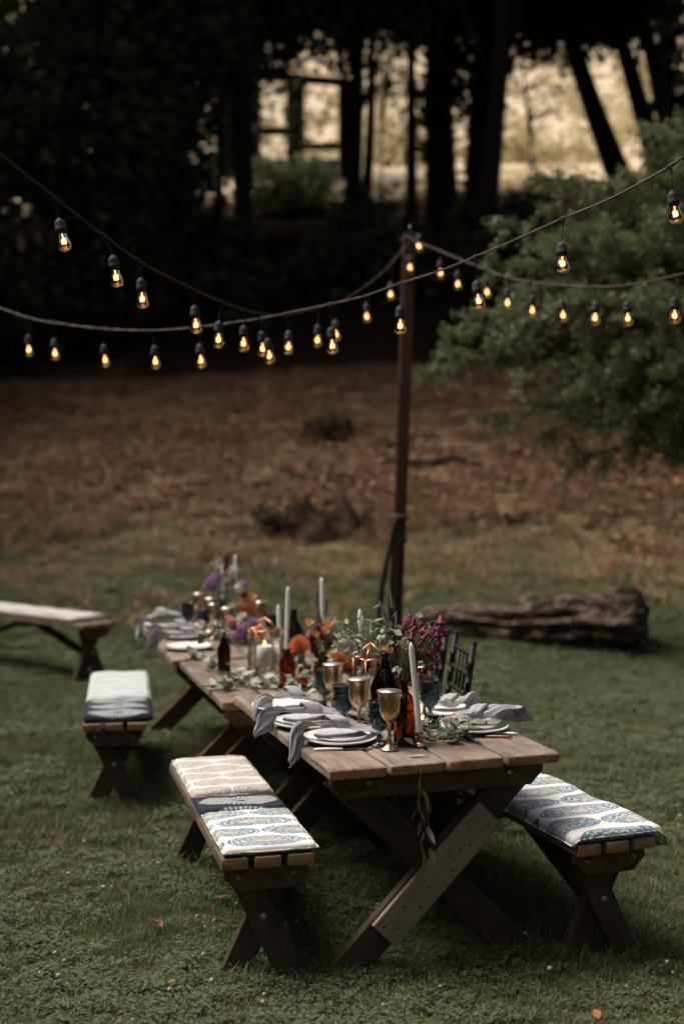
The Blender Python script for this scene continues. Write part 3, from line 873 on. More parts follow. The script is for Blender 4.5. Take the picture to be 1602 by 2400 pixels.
# ------------------------------------------------------------------ tables and benches
def trestle_x(root, y, w_top, w_foot, z_top, lw, th, mat, gap=0.002, order=1, brace=None, bolt=True, rod=None):
    """two crossing legs in the plane y, one in front of the other"""
    legs = []
    for k, sgn in enumerate((order, -order)):
        yy = y + (th / 2 + gap) * (-1 if k == 0 else 1)
        top = Vector((-sgn * w_top, yy, z_top)); foot = Vector((sgn * w_foot, yy, -0.012))
        d = (top - foot).normalized()
        sx = Vector((1, 0, 0))
        # leg cut level at top and foot
        hw = lw / 2 / abs(d.z)
        mb = MB(); c = (top + foot) / 2
        vs = []
        for yo in (-th / 2, th / 2):
            vs += [foot + Vector((-hw, yo, 0)), foot + Vector((hw, yo, 0)), top + Vector((hw, yo, 0)), top + Vector((-hw, yo, 0))]
        # local frame: Y along the leg
        q = aim(foot, top, (0, 1, 0)); qi = q.inverted()
        mb.v = [tuple(qi @ (p - c)) for p in vs]
        mb.f = [(0, 1, 2, 3), (7, 6, 5, 4), (0, 4, 5, 1), (1, 5, 6, 2), (2, 6, 7, 3), (3, 7, 4, 0)]
        me = mb.mesh('leg', False)
        bm = bmesh.new(); bm.from_mesh(me)
        bmesh.ops.recalc_face_normals(bm, faces=bm.faces)
        bmesh.ops.bevel(bm, geom=list(bm.edges), offset=0.003, segments=1, affect='EDGES')
        bm.to_mesh(me); bm.free()
        legs.append(add('leg', me, mat if k == 0 else mat, root, c, q))
    if bolt:
        zc = z_top * w_foot / (w_top + w_foot)
        mb = MB().lathe([(0.0, 0.0), (0.016, 0.0), (0.016, 0.003), (0.011, 0.004), (0.009, 0.010), (0.0, 0.011)], 14, ax=(0, -1, 0))
        mb.build('bolt', M['bolt'], root, loc=(0, y - th - 0.003, zc))
    return legs

def cleat(root, y, length, h, th, z, mat, bolts=True):
    add('cleat', board_mesh('cleat', length, th, h, 0.004, 1, chamfer=h * 0.55), mat, root, (0, y, z))
    if bolts:
        for sx in (-1, 1):
            MB().lathe([(0, 0), (0.013, 0), (0.013, 0.003), (0.0, 0.006)], 12, ax=(0, -1, 0)).build('bolt', M['bolt'], root, loc=(sx * length * 0.33, y - th / 2, z + h * 0.12))

def brace(root, a, b, w, th, mat):
    a, b = Vector(a), Vector(b); L = (b - a).length
    add('brace', board_mesh('brace', w, L, th, 0.003, 1), mat, root, (a + b) / 2, aim(a, b, (0, 0, 1)))

def table(label, nl, ang, width, length, H, legmat='leg', n=4, repair=False):
    """nl: near-left corner of the top on the ground plan; the length runs away from it at ang degrees left of the view"""
    a = R(ang); u = Vector((-math.sin(a), math.cos(a), 0)); w = Vector((math.cos(a), math.sin(a), 0))
    o = Vector((nl[0], nl[1], 0)) + w * width / 2
    root = empty('picnic_table', o, a, label, 'table', 'wooden trestle tables end to end')
    th = 0.04; gap = 0.012; pw = (width - gap * (n - 1)) / n
    for i in range(n):
        x = -width / 2 + pw / 2 + i * (pw + gap)
        dy = random.uniform(-0.006, 0.012)
        add('plank', board_mesh('plank', pw, length, th, 0.012, 3, 0.0034, 18), M['top'], root, (x, length / 2 + dy, H - th / 2 + random.uniform(-.002, .0)), (0, R(random.uniform(-.5, .5)), 0))
    m = M[legmat]; cz = H - th - 0.047
    for y, od in ((0.10, -1), (length - 0.14, -1)):
        cleat(root, y, width * 0.93, 0.09, 0.04, cz, m)
        trestle_x(root, y + 0.065, width * 0.37, width * 0.41, cz - 0.005, 0.12, 0.04, m, order=od)
        s = 1 if y < length / 2 else -1
        zc = cz * 0.51
        brace(root, (0, y + 0.06 + s * 0.05, zc + .03), (0, y + 0.06 + s * (length * 0.5 - 0.18), cz + 0.03), 0.09, 0.04, m)
    cleat(root, length / 2, width * 0.9, 0.07, 0.04, H - th - 0.036, m, False)
    if repair:
        # grey board nailed over the near leg
        cz0 = cz - 0.005
        top = Vector((width * 0.37, 0.10 + 0.065, cz0)); foot = Vector((-width * 0.41, 0.10 + 0.065, 0.0))
        p = foot.lerp(top, 0.20); q = foot.lerp(top, 0.80)
        off = Vector((0.015, -0.04 - 0.002 - 0.0215, 0))
        bo = add('repair_board', board_mesh('repair_board', 0.125, (q - p).length, 0.022, 0.002, 1), M['greyboard'], root, (p + q) / 2 + off, aim(p, q, (0, -1, 0)))
        for (bx, by) in ((.03, .26), (-.025, .2), (.02, .16), (-.01, .08), (.035, .05), (0.0, -.06), (.03, -.13), (-.02, -.17), (.02, -.24), (-.03, -.27), (.0, .12)):
            MB().lathe([(0, 0), (0.0045, 0.0), (0.004, 0.002), (0.0, 0.0022)], 8).build('nail', M['black'], bo, loc=(bx, by, 0.0108))
    root['half'] = width / 2
    return root, u, w

T1, u1, w1 = table('near trestle table with a grey repair board on its crossed legs', (-0.044, 4.52), 17.7, 0.905, 1.53, 0.79, repair=True)
T2, u2, w2 = table('middle trestle table, slightly lower than the one before it', (-0.560, 6.015), 16.0, 0.90, 1.30, 0.75, 'legred')
T3, u3, w3 = table('far trestle table at the end of the row', (-0.965, 7.32), 15.2, 0.90, 1.70, 0.75, 'legred')

def bench(label, o, ang, length, H=0.47, width=0.337):
    root = empty('bench', (o[0], o[1], 0), R(ang), label, 'bench', 'wooden benches beside the tables')
    th = 0.04; gap = 0.023; pw = (width - 2 * gap) / 3
    for i in range(3):
        x = -width / 2 + pw / 2 + i * (pw + gap)
        add('plank', board_mesh('plank', pw, length, th, 0.006, 2, 0.0015, 12), M['seat'], root, (x, length / 2 + random.uniform(-.004, .008), H - th / 2))
    cz = H - th - 0.047
    for y, s in ((0.07, 1), (length - 0.11, -1)):
        cleat(root, y, width * 0.90, 0.09, 0.04, cz, M['leg'])
        trestle_x(root, y + 0.065, width * 0.20, width * 0.33, cz - 0.02, 0.10, 0.04, M['leg'], order=1)
        brace(root, (0, y + .065 + s * 0.05, cz * 0.55), (0, y + .065 + s * (length * .5 - 0.2), cz + 0.02), 0.09, 0.035, M['leg'])
    cleat(root, length / 2, width * 0.85, 0.06, 0.04, H - th - 0.031, M['leg'], False)
    return root

nb = T(630, 2009, 0.47)
BN = bench('wooden bench left of the near table, carrying three cushions', (nb.x, nb.y), 14.6, 1.52)
rb = T(1447, 1973, 0.47)
BR = bench('wooden bench right of the near table under a long paisley cushion', (rb.x, rb.y), 20.8, 1.55)
fb = T(268, 1697, 0.47)
BF = bench('wooden bench left of the middle table with a striped cushion', (fb.x, fb.y), 9.5, 1.60)
BS = bench('wooden bench standing apart on the lawn at the left edge', (-2.07, 10.95), 50.0, 1.85, 0.51, 0.36)

# ------------------------------------------------------------------ cushions
def paisley(name, base, ink, ink2, accent, nu=2.0, su=0.30, sv=0.125, stripes=False):
    """rows of lens-shaped medallions filled with fine scrollwork, on object coordinates (x across, y along)"""
    t = NT(name)
    v = t.coord()
    wv = t.n('TexNoise'); t.set(wv.inputs['Vector'], v); wv.inputs['Scale'].default_value = 9
    x, y, z = t.sep(v)
    row = t.math('DIVIDE', y, sv)
    ri = t.math('FLOOR', row); rf = t.math('SUBTRACT', t.math('SUBTRACT', row, ri), 0.5)
    par = t.math('MULTIPLY', t.math('MODULO', t.math('ABSOLUTE', ri), 2.0), 0.5)
    cu = t.math('ADD', t.math('DIVIDE', x, su), par)
    cf = t.math('SUBTRACT', t.math('FRACT', t.math('ADD', cu, 10.5)), 0.5)
    # lens outline
    ax = t.math('MULTIPLY', cf, 2.0); ay = t.math('MULTIPLY', rf, 2.2)
    d = t.math('ADD', t.math('POWER', t.math('ABSOLUTE', ax), 2.4), t.math('POWER', t.math('ABSOLUTE', ay), 1.9))
    wob = t.noise(v, 70, 2)
    d = t.math('ADD', d, t.math('MULTIPLY', t.math('SUBTRACT', wob, 0.5), 0.16))
    inside = t.ramp(d, [(0.93, 1.0), (0.97, 0.0)])
    rings = t.math('SINE', t.math('ADD', t.math('MULTIPLY', d, 26.0), t.math('MULTIPLY', t.noise(v, 34, 2, 0.5, 1.5), 14.0)))
    scroll = t.n('TexVoronoi', feature='DISTANCE_TO_EDGE'); t.set(scroll.inputs['Vector'], t.vmath('ADD', v, t.vmath('SCALE', wv.outputs['Color'], scale=0.03))); scroll.inputs['Scale'].default_value = 46
    lines = t.ramp(scroll.outputs['Distance'], [(0.06, 1.0), (0.12, 0.0)])
    tone = t.ramp(t.noise(v, 60, 3), [(0.4, 0.0), (0.6, 1.0)])
    body = t.mix(t.math('MULTIPLY', tone, 0.45), ink2, base)
    body = t.mix(t.ramp(rings, [(0.35, 0.0), (0.75, 0.8)]), body, base)
    body = t.mix(t.ramp(rings, [(-0.9, 0.7), (-0.55, 0.0)]), body, ink)
    body = t.mix(t.math('MULTIPLY', lines, 0.6), body, ink)
    mid = t.ramp(d, [(0.10, 1.0), (0.22, 0.0)])
    body = t.mix(t.math('MULTIPLY', mid, 0.45), body, accent)
    rim = t.math('MULTIPLY', t.ramp(d, [(0.78, 0.0), (0.82, 1.0)]), t.ramp(t.math('SINE', t.math('MULTIPLY', t.math('ADD', ax, t.math('MULTIPLY', ay, 1.3)), 55.0)), [(0.3, 0.0), (0.6, 1.0)]))
    body = t.mix(t.math('MULTIPLY', rim, 0.8), body, ink)
    col = t.mix(inside, base, body)
    w = t.noise(v, 420, 2)
    col = t.mix(t.math('MULTIPLY', w, 0.25), col, t.mix(0.5, col, (0.05, 0.05, 0.05)))
    b = t.bsdf(Base_Color=col, Roughness=0.9); b.inputs['Specular IOR Level'].default_value = 0.15
    t.set(b.inputs['Normal'], t.bump(t.math('ADD', t.math('MULTIPLY', w, .3), t.noise(v, 14, 3)), 0.35, 0.012))
    return t.done(b)

def dandelion(name, base, pale, sv=0.17, su=0.36):
    """dark cloth with pale radiating seed heads"""
    t = NT(name); v = t.coord(); x, y, z = t.sep(v)
    rf = t.math('SUBTRACT', t.math('FRACT', t.math('ADD', t.math('DIVIDE', y, sv), 20.5)), 0.5)
    cf = t.math('SUBTRACT', t.math('FRACT', t.math('ADD', t.math('DIVIDE', x, su), 20.5)), 0.5)
    ax = t.math('MULTIPLY', cf, 2.1); ay = t.math('MULTIPLY', rf, 2.3)
    d = t.math('SQRT', t.math('ADD', t.math('MULTIPLY', ax, ax), t.math('MULTIPLY', ay, ay)))
    an = t.math('ARCTAN2', ay, ax)
    ray = t.math('SINE', t.math('ADD', t.math('MULTIPLY', an, 46.0), t.math('MULTIPLY', t.noise(v, 60, 2), 3.0)))
    m = t.math('MULTIPLY', t.ramp(d, [(0.14, 0.0), (0.2, 1.0), (0.9, 1.0), (0.97, 0.0)]), t.ramp(ray, [(0.15, 0.25), (0.5, 1.0)]))
    col = t.mix(m, base, pale)
    w = t.noise(v, 400, 2)
    b = t.bsdf(Base_Color=col, Roughness=0.9); b.inputs['Specular IOR Level'].default_value = 0.15
    t.set(b.inputs['Normal'], t.bump(t.math('ADD', t.math('MULTIPLY', w, .3), t.noise(v, 14, 3)), 0.35, 0.012))
    return t.done(b)

def stripes(name, base, ink):
    t = NT(name); v = t.coord(); x, y, z = t.sep(v)
    n = t.noise(v, 7, 3)
    s = t.math('SINE', t.math('ADD', t.math('MULTIPLY', y, 62.0), t.math('MULTIPLY', n, 6.0)))
    col = t.mix(t.ramp(s, [(0.2, 0.0), (0.9, 0.8)]), base, ink)
    b = t.bsdf(Base_Color=col, Roughness=0.9)
    return t.done(b)

CREAM = (0.70, 0.685, 0.65)
M['cush_blue'] = paisley('blue_paisley_cloth', CREAM, (0.055, 0.12, 0.165), (0.27, 0.39, 0.42), (0.50, 0.40, 0.24))
M['cush_beige'] = paisley('beige_paisley_cloth', (0.60, 0.58, 0.55), (0.27, 0.235, 0.22), (0.50, 0.475, 0.45), (0.45, 0.36, 0.29))
M['cush_navy'] = dandelion('navy_seedhead_cloth', (0.026, 0.028, 0.038), (0.44, 0.46, 0.465))
M['cush_long'] = paisley('blue_paisley_long_cloth', CREAM, (0.05, 0.105, 0.16), (0.27, 0.39, 0.42), (0.50, 0.40, 0.25), su=0.36, sv=0.15)
M['cush_stripe'] = stripes('pale_blue_stripe_cloth', (0.48, 0.495, 0.49), (0.20, 0.29, 0.32))
M['cush_white'] = varied('off_white_cloth', (0.33, 0.31, 0.28), (0.45, 0.43, 0.39), 5, 0.9)

def cushion(bench_o, y0, y1, mat, label, width=0.355, th=0.034, x0=0.0, z=0.47, edge=None, droop=0.0, lift=0.0, skew=0.0):
    L = y1 - y0
    root_m = bench_o.matrix_basis
    nu, nv = 26, max(20, int(L * 40))
    mb = MB(); seed = random.uniform(0, 50)
    def prof(u, v, top):
        x = (u - .5) * width + skew * (v - .5); y = (v - .5) * L
        if edge: x += edge(u, v)
        ex = min(u, 1 - u) * width; ey = min(v, 1 - v) * L
        r = 0.018
        e = min(1, ex / r) ; e2 = min(1, ey / r)
        rnd = math.sqrt(max(0, 1 - (1 - e) ** 2)) * math.sqrt(max(0, 1 - (1 - e2) ** 2))
        puff = 1 + 0.22 * math.sin(math.pi * min(1, max(0, u))) ** .5 * math.sin(math.pi * v) ** .4
        nn = nz(x, y, 6, seed) * 0.006 + nz(x, y, 24, seed) * 0.0022
        if top: zz = th * 0.5 + (th * 0.5 * puff + nn * 1.6) * rnd
        else: zz = th * 0.5 - th * 0.5 * rnd
        over = max(0.0, abs(x) - 0.168)
        zz -= droop * over * over * 60
        zz += lift * max(0, v - .5)
        shrink = 1 - 0.012 * (1 - min(e, e2))
        x += 0.004 * nz(y, u * 3, 11, seed + 3); y += 0.004 * nz(x, v * 3, 11, seed + 7)
        return (x * shrink, y * shrink, zz)
    mb.grid(lambda u, v: prof(u, v, True), nu, nv)
    b = len(mb.v)
    mb.grid(lambda u, v: prof(1 - u, v, False), nu, nv)
    me = mb.mesh('cushion', True)
    bm = bmesh.new(); bm.from_mesh(me); bmesh.ops.remove_doubles(bm, verts=bm.verts, dist=0.0012); bmesh.ops.recalc_face_normals(bm, faces=bm.faces); bm.to_mesh(me); bm.free()
    ang = bench_o.rotation_euler.z
    p = Matrix.Rotation(ang, 3, 'Z') @ Vector((x0, (y0 + y1) / 2, 0)) + bench_o.location
    o = add('seat_cushion', me, mat, None, (p.x, p.y, z + 0.001), (0, 0, ang))
    rim = [Vector(prof(u, v, False)) for u, v in [(i / 20, 0.0) for i in range(20)] + [(1.0, i / 30) for i in range(30)] + [(1 - i / 20, 1.0) for i in range(20)] + [(0.0, 1 - i / 30) for i in range(31)]]
    MB().tube(rim, 0.0035, 6).build('piping', mat, o)
    return tag(o, label, 'cushion', 'seat cushions on the benches')

cushion(BN, 0.015, 0.545, M['cush_blue'], 'blue paisley cushion nearest on the left bench', 0.350, x0=0.012, th=0.03)
cushion(BN, 0.56, 0.80, M['cush_navy'], 'navy seat cushion with pale radiating seed head', 0.355, x0=0.010, th=0.027)
cushion(BN, 0.815, 1.50, M['cush_beige'], 'beige paisley cushion at the far end of the left bench', 0.345, x0=0.012, th=0.03)
def wavy(u, v):
    return (0.03 * math.sin(v * 9.5 + 0.6) * u ** 2 - 0.02 * u * sstep(.45, .62, v))
cushion(BR, 0.0, 1.02, M['cush_long'], 'long cream cushion with blue paisley on the right bench', 0.40, x0=0.01, th=0.04, edge=wavy, droop=0.35)
cushion(BR, 1.03, 1.53, M['cush_blue'], 'blue paisley cushion behind the table on the right bench', 0.36, th=0.035)
cushion(BF, 0.03, 0.52, M['cush_navy'], 'navy and pale cushion nearest on the bench left of the middle table', 0.38, x0=0.02, th=0.04)
cushion(BF, 0.53, 1.50, M['cush_stripe'], 'pale blue striped cushion on the bench left of the middle table', 0.37, x0=0.02, th=0.045)
cushion(BS, 0.13, 1.70, M['cush_white'], 'off-white cushion on the bench at the left edge', 0.36, z=0.51, th=0.05)

# ------------------------------------------------------------------ light pole and string lights
M['rubber'] = simple('matte_black_socket', (0.022, 0.021, 0.021), 0.65, Specular_IOR_Level=0.25)
def bulb_glass():
    t = NT('amber_bulb_glass')
    tr = t.n('BsdfTransparent'); tr.inputs[0].default_value = (1.0, 0.78, 0.56, 1)
    gl = t.n('BsdfGlossy'); gl.inputs['Roughness'].default_value = 0.04; gl.inputs[0].default_value = (1, 0.95, 0.9, 1)
    fr = t.n('Fresnel'); fr.inputs[0].default_value = 1.5
    ms = t.n('MixShader'); t.set(ms.inputs[0], t.math('MULTIPLY', fr.outputs[0], 1.8, clamp=True)); t.l(tr.outputs[0], ms.inputs[1]); t.l(gl.outputs[0], ms.inputs[2])
    return t.done(ms)
M['bulbglass'] = bulb_glass()
def emit(name, col, s):
    t = NT(name); e = t.n('Emission'); e.inputs[0].default_value = col + (1,); e.inputs[1].default_value = s
    return t.done(e)
M['filament'] = emit('glowing_filament', (1.0, 0.37, 0.13), 5.0)
M['flame'] = emit('candle_flame', (1.0, 0.45, 0.12), 5.0)

ME = {}
def bulb_meshes():
    # origin at the top of the socket, hanging down
    mb = MB().lathe([(0.0, 0.0), (0.004, 0.0), (0.0055, -0.004), (0.011, -0.009), (0.0165, -0.017), (0.0180, -0.026), (0.0180, -0.044), (0.0195, -0.046), (0.0195, -0.049),
                     (0.0182, -0.0505), (0.0192, -0.052), (0.0192, -0.055), (0.0178, -0.057), (0.0172, -0.068), (0.0140, -0.069), (0.0, -0.069)], 20)
    mb.v = [(x * 1.28, y * 1.28, z) for x, y, z in mb.v]
    ME['socket'] = mb.mesh('socket', True, M['rubber'])
    mb = MB().lathe([(0.0135, -0.066), (0.0140, -0.072), (0.0155, -0.082), (0.0185, -0.095), (0.0215, -0.108), (0.0226, -0.117), (0.0215, -0.127), (0.0178, -0.135), (0.0110, -0.1405), (0.0, -0.1425)], 22)
    mb.v = [(x * 1.30, y * 1.30, z) for x, y, z in mb.v]
    ME['bulb'] = mb.mesh('bulb', True, M['bulbglass'])
    mb = MB()
    pts = []
    for i in range(41):
        t = i / 40
        a = t * math.pi * 2 * 2.0
        zig = math.sin(t * math.pi * 7)
        pts.append(Vector((0.0085 * math.cos(a), 0.0085 * math.sin(a), -0.100 + 0.0105 * zig)))
    mb.tube(pts, 0.00115, 5)
    mb.tube([(0, 0, -0.068), (0, 0, -0.112)], 0.0016, 5)
    ME['filament'] = mb.mesh('filament', True, M['filament'])
bulb_meshes()

def interp(tab, x):
    for (x0, v0), (x1, v1) in zip(tab, tab[1:]):
        if x <= x1 or (x1, v1) == tab[-1]:
            return v0 + (v1 - v0) * (x - x0) / (x1 - x0)

def cr_curve(pts, n=6):
    out = []
    for i in range(len(pts) - 1):
        p0 = pts[max(0, i - 1)]; p1 = pts[i]; p2 = pts[i + 1]; p3 = pts[min(len(pts) - 1, i + 2)]
        for k in range(n):
            t = k / n
            out.append(0.5 * ((2 * p1) + (p2 - p0) * t + (2 * p0 - 5 * p1 + 4 * p2 - p3) * t * t + (3 * p1 - p0 - 3 * p2 + p3) * t ** 3))
    out.append(pts[-1])
    return out

def strand(label, line, depth, bulbs):
    """line: cable pixels; depth: table of (px, 1/distance); bulbs: (bottom px, py, attach px or None, lean px)"""
    Yof = lambda px: 1.0 / interp(depth, px)
    pts = cr_curve([P(px, py, Yof(px)) for px, py in line])
    root = empty('string_lights', (0, 0, 0), 0, label, 'string lights', 'festoon strands over the tables')
    root.location = pts[0]
    o = pts[0]
    # two thin twisted wires
    for s in (0, math.pi):
        tw = []
        for i, p in enumerate(pts):
            a = i * 1.7 + s
            tw.append(p - o + Vector((0.0036 * math.cos(a), 0.0036 * math.sin(a), 0.0036 * math.sin(a + 1))))
        MB().tube(tw, 0.0042, 6).build('cable', M['cable'], root)
    for k, (bx, by, ax, lean) in enumerate(bulbs):
        axx = bx if ax is None else ax
        A = min(pts, key=lambda p: abs(CX + p.x * FPX / p.y - axx)) - o
        Y = A.y + o.y
        B = P(bx, by, Y) - o
        ang = math.atan2(lean, 78.0)
        d = Vector((math.sin(ang), random.uniform(-.08, .08), -math.cos(ang))).normalized()
        top = B - d * 0.1425
        q = Vector((0, 0, -1)).rotation_difference(d)
        rz = Quaternion((0, 0, 1), random.uniform(0, 6.28))
        so = add('lamp_socket', ME['socket'], None, root, top, q @ rz)
        add('bulb', ME['bulb'], None, so); add('filament', ME['filament'], None, so)
        w = [A, A + Vector((0.002, 0, -0.02)), (A + top) / 2 + Vector((0.004, 0, 0)), top - d * 0.004]
        MB().tube(cr_curve(w, 4), 0.0024, 6).build('drop_wire', M['cable'], root)
        i = min(range(len(pts)), key=lambda j: (pts[j] - o - A).length); t = (pts[min(i + 1, len(pts) - 1)] - pts[max(i - 1, 0)]).normalized()
        MB().tube([A - t * 0.022, A - t * 0.012, A + t * 0.012, A + t * 0.022], [0.005, 0.0085, 0.0085, 0.005], 8).tube([A, A + Vector((0, 0, -0.022))], [0.0075, 0.005], 8).build('clip', M['rubber'], root)
    return root

DP = [(-200, .2217), (155, .187), (605, .1429), (955, .0985), (1000, .0945)]
DM = [(-200, .1115), (68, .122), (605, .1434), (1585, .188), (1700, .193)]
DR = [(940, .0975), (955, .0985), (1580, .150), (1700, .160)]
strand('string of amber bulbs running from the upper left back to the pole', [(-60, 322), (0, 362), (123, 458), (241, 550), (340, 620), (437, 670), (517, 707), (596, 733), (660, 738), (720, 728), (770, 715), (811, 700), (848, 676), (874, 657), (911, 624), (948, 576)], DP,
       [(155, 589, 124, 18), (276, 673, 248, 12), (335, 723, 326, 4), (461, 782, 443, 7), (511, 816, 515, -3), (570, 824, 576, -2), (616, 836, 612, 3), (675, 831, None, -2), (743, 814, 745, -2), (788, 800, 786, 4), (859, 757, None, 0), (915, 704, None, 0)])
strand('string of amber bulbs crossing in front of the pole to the upper right', [(-60, 700), (0, 722), (68, 745), (130, 757), (235, 770), (350, 775), (470, 766), (575, 752), (625, 744), (690, 730), (760, 716), (850, 695), (935, 665), (1030, 635), (1113, 602), (1200, 565), (1318, 512), (1400, 478), (1450, 455), (1560, 395), (1602, 365), (1660, 325)], DM,
       [(68, 836, 69, 0), (130, 845, 124, 5), (248, 861, 238, 6), (365, 865, 358, 3), (472, 863, 466, 6), (633, 853, 618, 8), (780, 830, 771, 6), (938, 784, 936, 2), (1123, 726, 1113, 8), (1319, 640, 1314, 4), (1585, 525, 1567, 12)])
strand('string of amber bulbs from the pole towards the right edge', [(955, 556), (990, 572), (1020, 583), (1070, 605), (1141, 632), (1180, 648), (1240, 660), (1310, 668), (1393, 672), (1470, 668), (1540, 655), (1602, 640), (1680, 610)], DR,
       [(982, 590, 984, 2), (960, 640, 964, -3), (1032, 654, None, 2), (1072, 681, None, 1), (1141, 700, None, 3), (1189, 726, 1186, 3), (1247, 744, 1242, 4), (1320, 756, 1314, 6), (1393, 763, 1396, -2), (1471, 765, 1464, 5), (1580, 760, 1578, 2)])

def light_pole():
    Y = 10.2
    b = P(921, 1626, Y); t = P(960, 548, Y)
    root = empty('light_pole', (b.x, b.y, 0), 0, 'leaning rusty brown wooden pole carrying the string lights', 'pole')
    o = Vector((b.x, b.y, 0)); top = t - o
    L = top.length + 0.2
    add('pole_shaft', board_mesh('pole_shaft', 0.098, L, 0.098, 0.012, 2, 0.004, 16), M['post'], root, top * 0.5 - top.normalized() * 0.1, aim((0, 0, 0), top, (0, -1, 0)))
    # ground stake lashed to the shaft
    s1 = P(932, 1205, Y) - o + Vector((-0.01, -0.085, 0)); s0 = Vector((-0.055, -0.085, -0.1))
    add('stake', board_mesh('stake', 0.062, (s1 - s0).length, 0.06, 0.006, 1, 0.003, 8), M['leg'], root, (s0 + s1) / 2, aim(s0, s1, (0, -1, 0)))
    for f in (0.87, 0.985):
        c = s0.lerp(s1, f) + Vector((0.015, 0.045, 0))
        MB().lathe([(0.074, -0.018), (0.079, -0.012), (0.079, 0.012), (0.074, 0.018)], 16, o=tuple(c)).build('strap', M['post'], root)
    # loose cable hanging beside the lower half
    pts = [P(px, py, Y - 0.12) - o for px, py in ((926, 1215), (915, 1270), (905, 1320), (896, 1370), (890, 1420), (889, 1480), (894, 1540))]
    MB().tube(cr_curve(pts, 4), [0.010 + 0.014 * math.sin(math.pi * i / 24) for i in range(25)], 8).build('hanging_cord', M['black'], root)
    for k in range(2):
        c = P(958 + random.uniform(-4, 4), 560 + 9 * k, Y) - o
        MB().lathe([(0.064, -0.006), (0.070, -0.003), (0.070, 0.003), (0.064, 0.006)], 14, o=tuple(c)).build('cable_tie', M['cable'], root)
    MB().tube(cr_curve([P(px, py, Y - .08) - o for px, py in ((950, 575), (938, 590), (946, 610), (958, 596), (952, 578), (966, 566), (972, 556), (962, 545))], 5), 0.006, 6).build('cable_coil', M['cable'], root)
    MB().lathe([(0, 0), (0.004, 0), (0.004, .06), (0, .06)], 8, o=tuple(P(960, 545, Y) - o)).build('hook', M['bolt'], root)
light_pole()

# ------------------------------------------------------------------ chairs
M['chairwood'] = simple('dark_mahogany_lacquer', (0.007, 0.0045, 0.004), 0.5, Specular_IOR_Level=0.2)
def bamboo(root, a, b, r, rings=3, name='rail'):
    a, b = Vector(a), Vector(b)
    pts, rad = [a], [r]
    for k in range(rings):
        t = (k + 1) / (rings + 1)
        for dt, rr in ((-.012, 1.0), (-.006, 1.35), (.006, 1.35), (.012, 1.0)):
            pts.append(a.lerp(b, t + dt * (0.35 / max(.05, (b - a).length)))); rad.append(r * rr)
    pts.append(b); rad.append(r)
    return MB().tube(pts, rad, 10).build(name, M['chairwood'], root)

def chair(label, p, ang):
    """p: floor point under the near back post; the back runs away at ang degrees left of the view, the seat faces the table (left)"""
    root = empty('banquet_chair', (p[0], p[1], 0), R(ang), label, 'chair', 'dark bamboo-style chairs behind the table')
    W, D, SH, BH = 0.37, 0.38, 0.47, 0.96
    for y in (0, W):
        bamboo(root, (0.05, y, 0), (-0.02, y, SH), 0.015, 3, 'leg'); bamboo(root, (-0.02, y, SH), (0.05, y, BH), 0.0165, 4, 'back_post')
        MB().ball((0.052, y, BH + 0.004), 0.0185, 10, 6, (1, 1, .6)).build('finial', M['chairwood'], root)
        bamboo(root, (-D - .02, y, 0), (-D, y, SH), 0.015, 3, 'leg')
    for z in (0.90, 0.80, 0.70, 0.57):
        x = -0.02 + 0.07 * (z - SH) / (BH - SH)
        bamboo(root, (x, 0, z), (x, W, z), 0.0105, 4)
    for y in (0.10, 0.17, 0.24):
        bamboo(root, (0.013, y, 0.70), (0.041, y, 0.90), 0.008, 1, 'spindle')
    for z in (0.15, 0.28):
        bamboo(root, (0.02, 0, z), (0.02, W, z), 0.009, 2, 'stretcher'); bamboo(root, (-D, 0, z), (-D, W, z), 0.009, 2, 'stretcher')
        for y in (0, W): bamboo(root, (0.02, y, z + .04), (-D, y, z + .04), 0.009, 2, 'stretcher')
    add('seat', board_mesh('seat', D + 0.04, W + 0.03, 0.03, 0.01, 2), M['chairwood'], root, (-D / 2 - .005, W / 2, SH))
    add('seat_pad', board_mesh('seat_pad', D, W, 0.035, 0.015, 3), M['cush_white'], root, (-D / 2, W / 2, SH + 0.033))
c1 = P(1110, 1500, 6.48); chair('dark bamboo-style chair behind the table, nearest of the two', (c1.x - .05, 6.48), 9.0)
c2 = P(1046, 1490, 6.93); chair('dark bamboo-style chair half hidden by the foxgloves', (c2.x - .05, 6.93), 9.0)

# ------------------------------------------------------------------ tableware
M['china'] = simple('white_glazed_china', (0.80, 0.79, 0.77), 0.25)
def embossed():
    t = NT('grey_embossed_china'); v = t.coord()
    vo = t.n('TexVoronoi', feature='DISTANCE_TO_EDGE'); t.set(vo.inputs['Vector'], v); vo.inputs['Scale'].default_value = 110
    col = t.mix(t.ramp(vo.outputs['Distance'], [(0.05, 0.0), (0.2, 1.0)]), (0.34, 0.34, 0.38), (0.62, 0.61, 0.61))
    b = t.bsdf(Base_Color=col, Roughness=0.35); t.set(b.inputs['Normal'], t.bump(vo.outputs['Distance'], .5, .004)); return t.done(b)
M['emboss'] = embossed()
def brass():
    t = NT('aged_brass'); v = t.coord()
    n = t.noise(v, 22, 4); n2 = t.noise(t.map(v, (60, 60, 6)), 2, 3)
    col = t.ramp(n, [(0.3, (0.33, 0.20, 0.12)), (0.7, (0.54, 0.375, 0.25))])
    b = t.bsdf(Base_Color=col, Metallic=1.0, Roughness=t.math('ADD', 0.20, t.math('MULTIPLY', n2, 0.18)))
    return t.done(b)
M['brass'] = brass()
M['silver'] = simple('bright_tin_lining', (0.80, 0.77, 0.74), 0.35, Metallic=1.0)
M['copper'] = simple('copper_rod', (0.60, 0.27, 0.16), 0.3, Metallic=1.0)
M['blueglass'] = glass('smoky_blue_glass', (0.17, 0.235, 0.28), 0.02, 1.45, 80, 1.0)
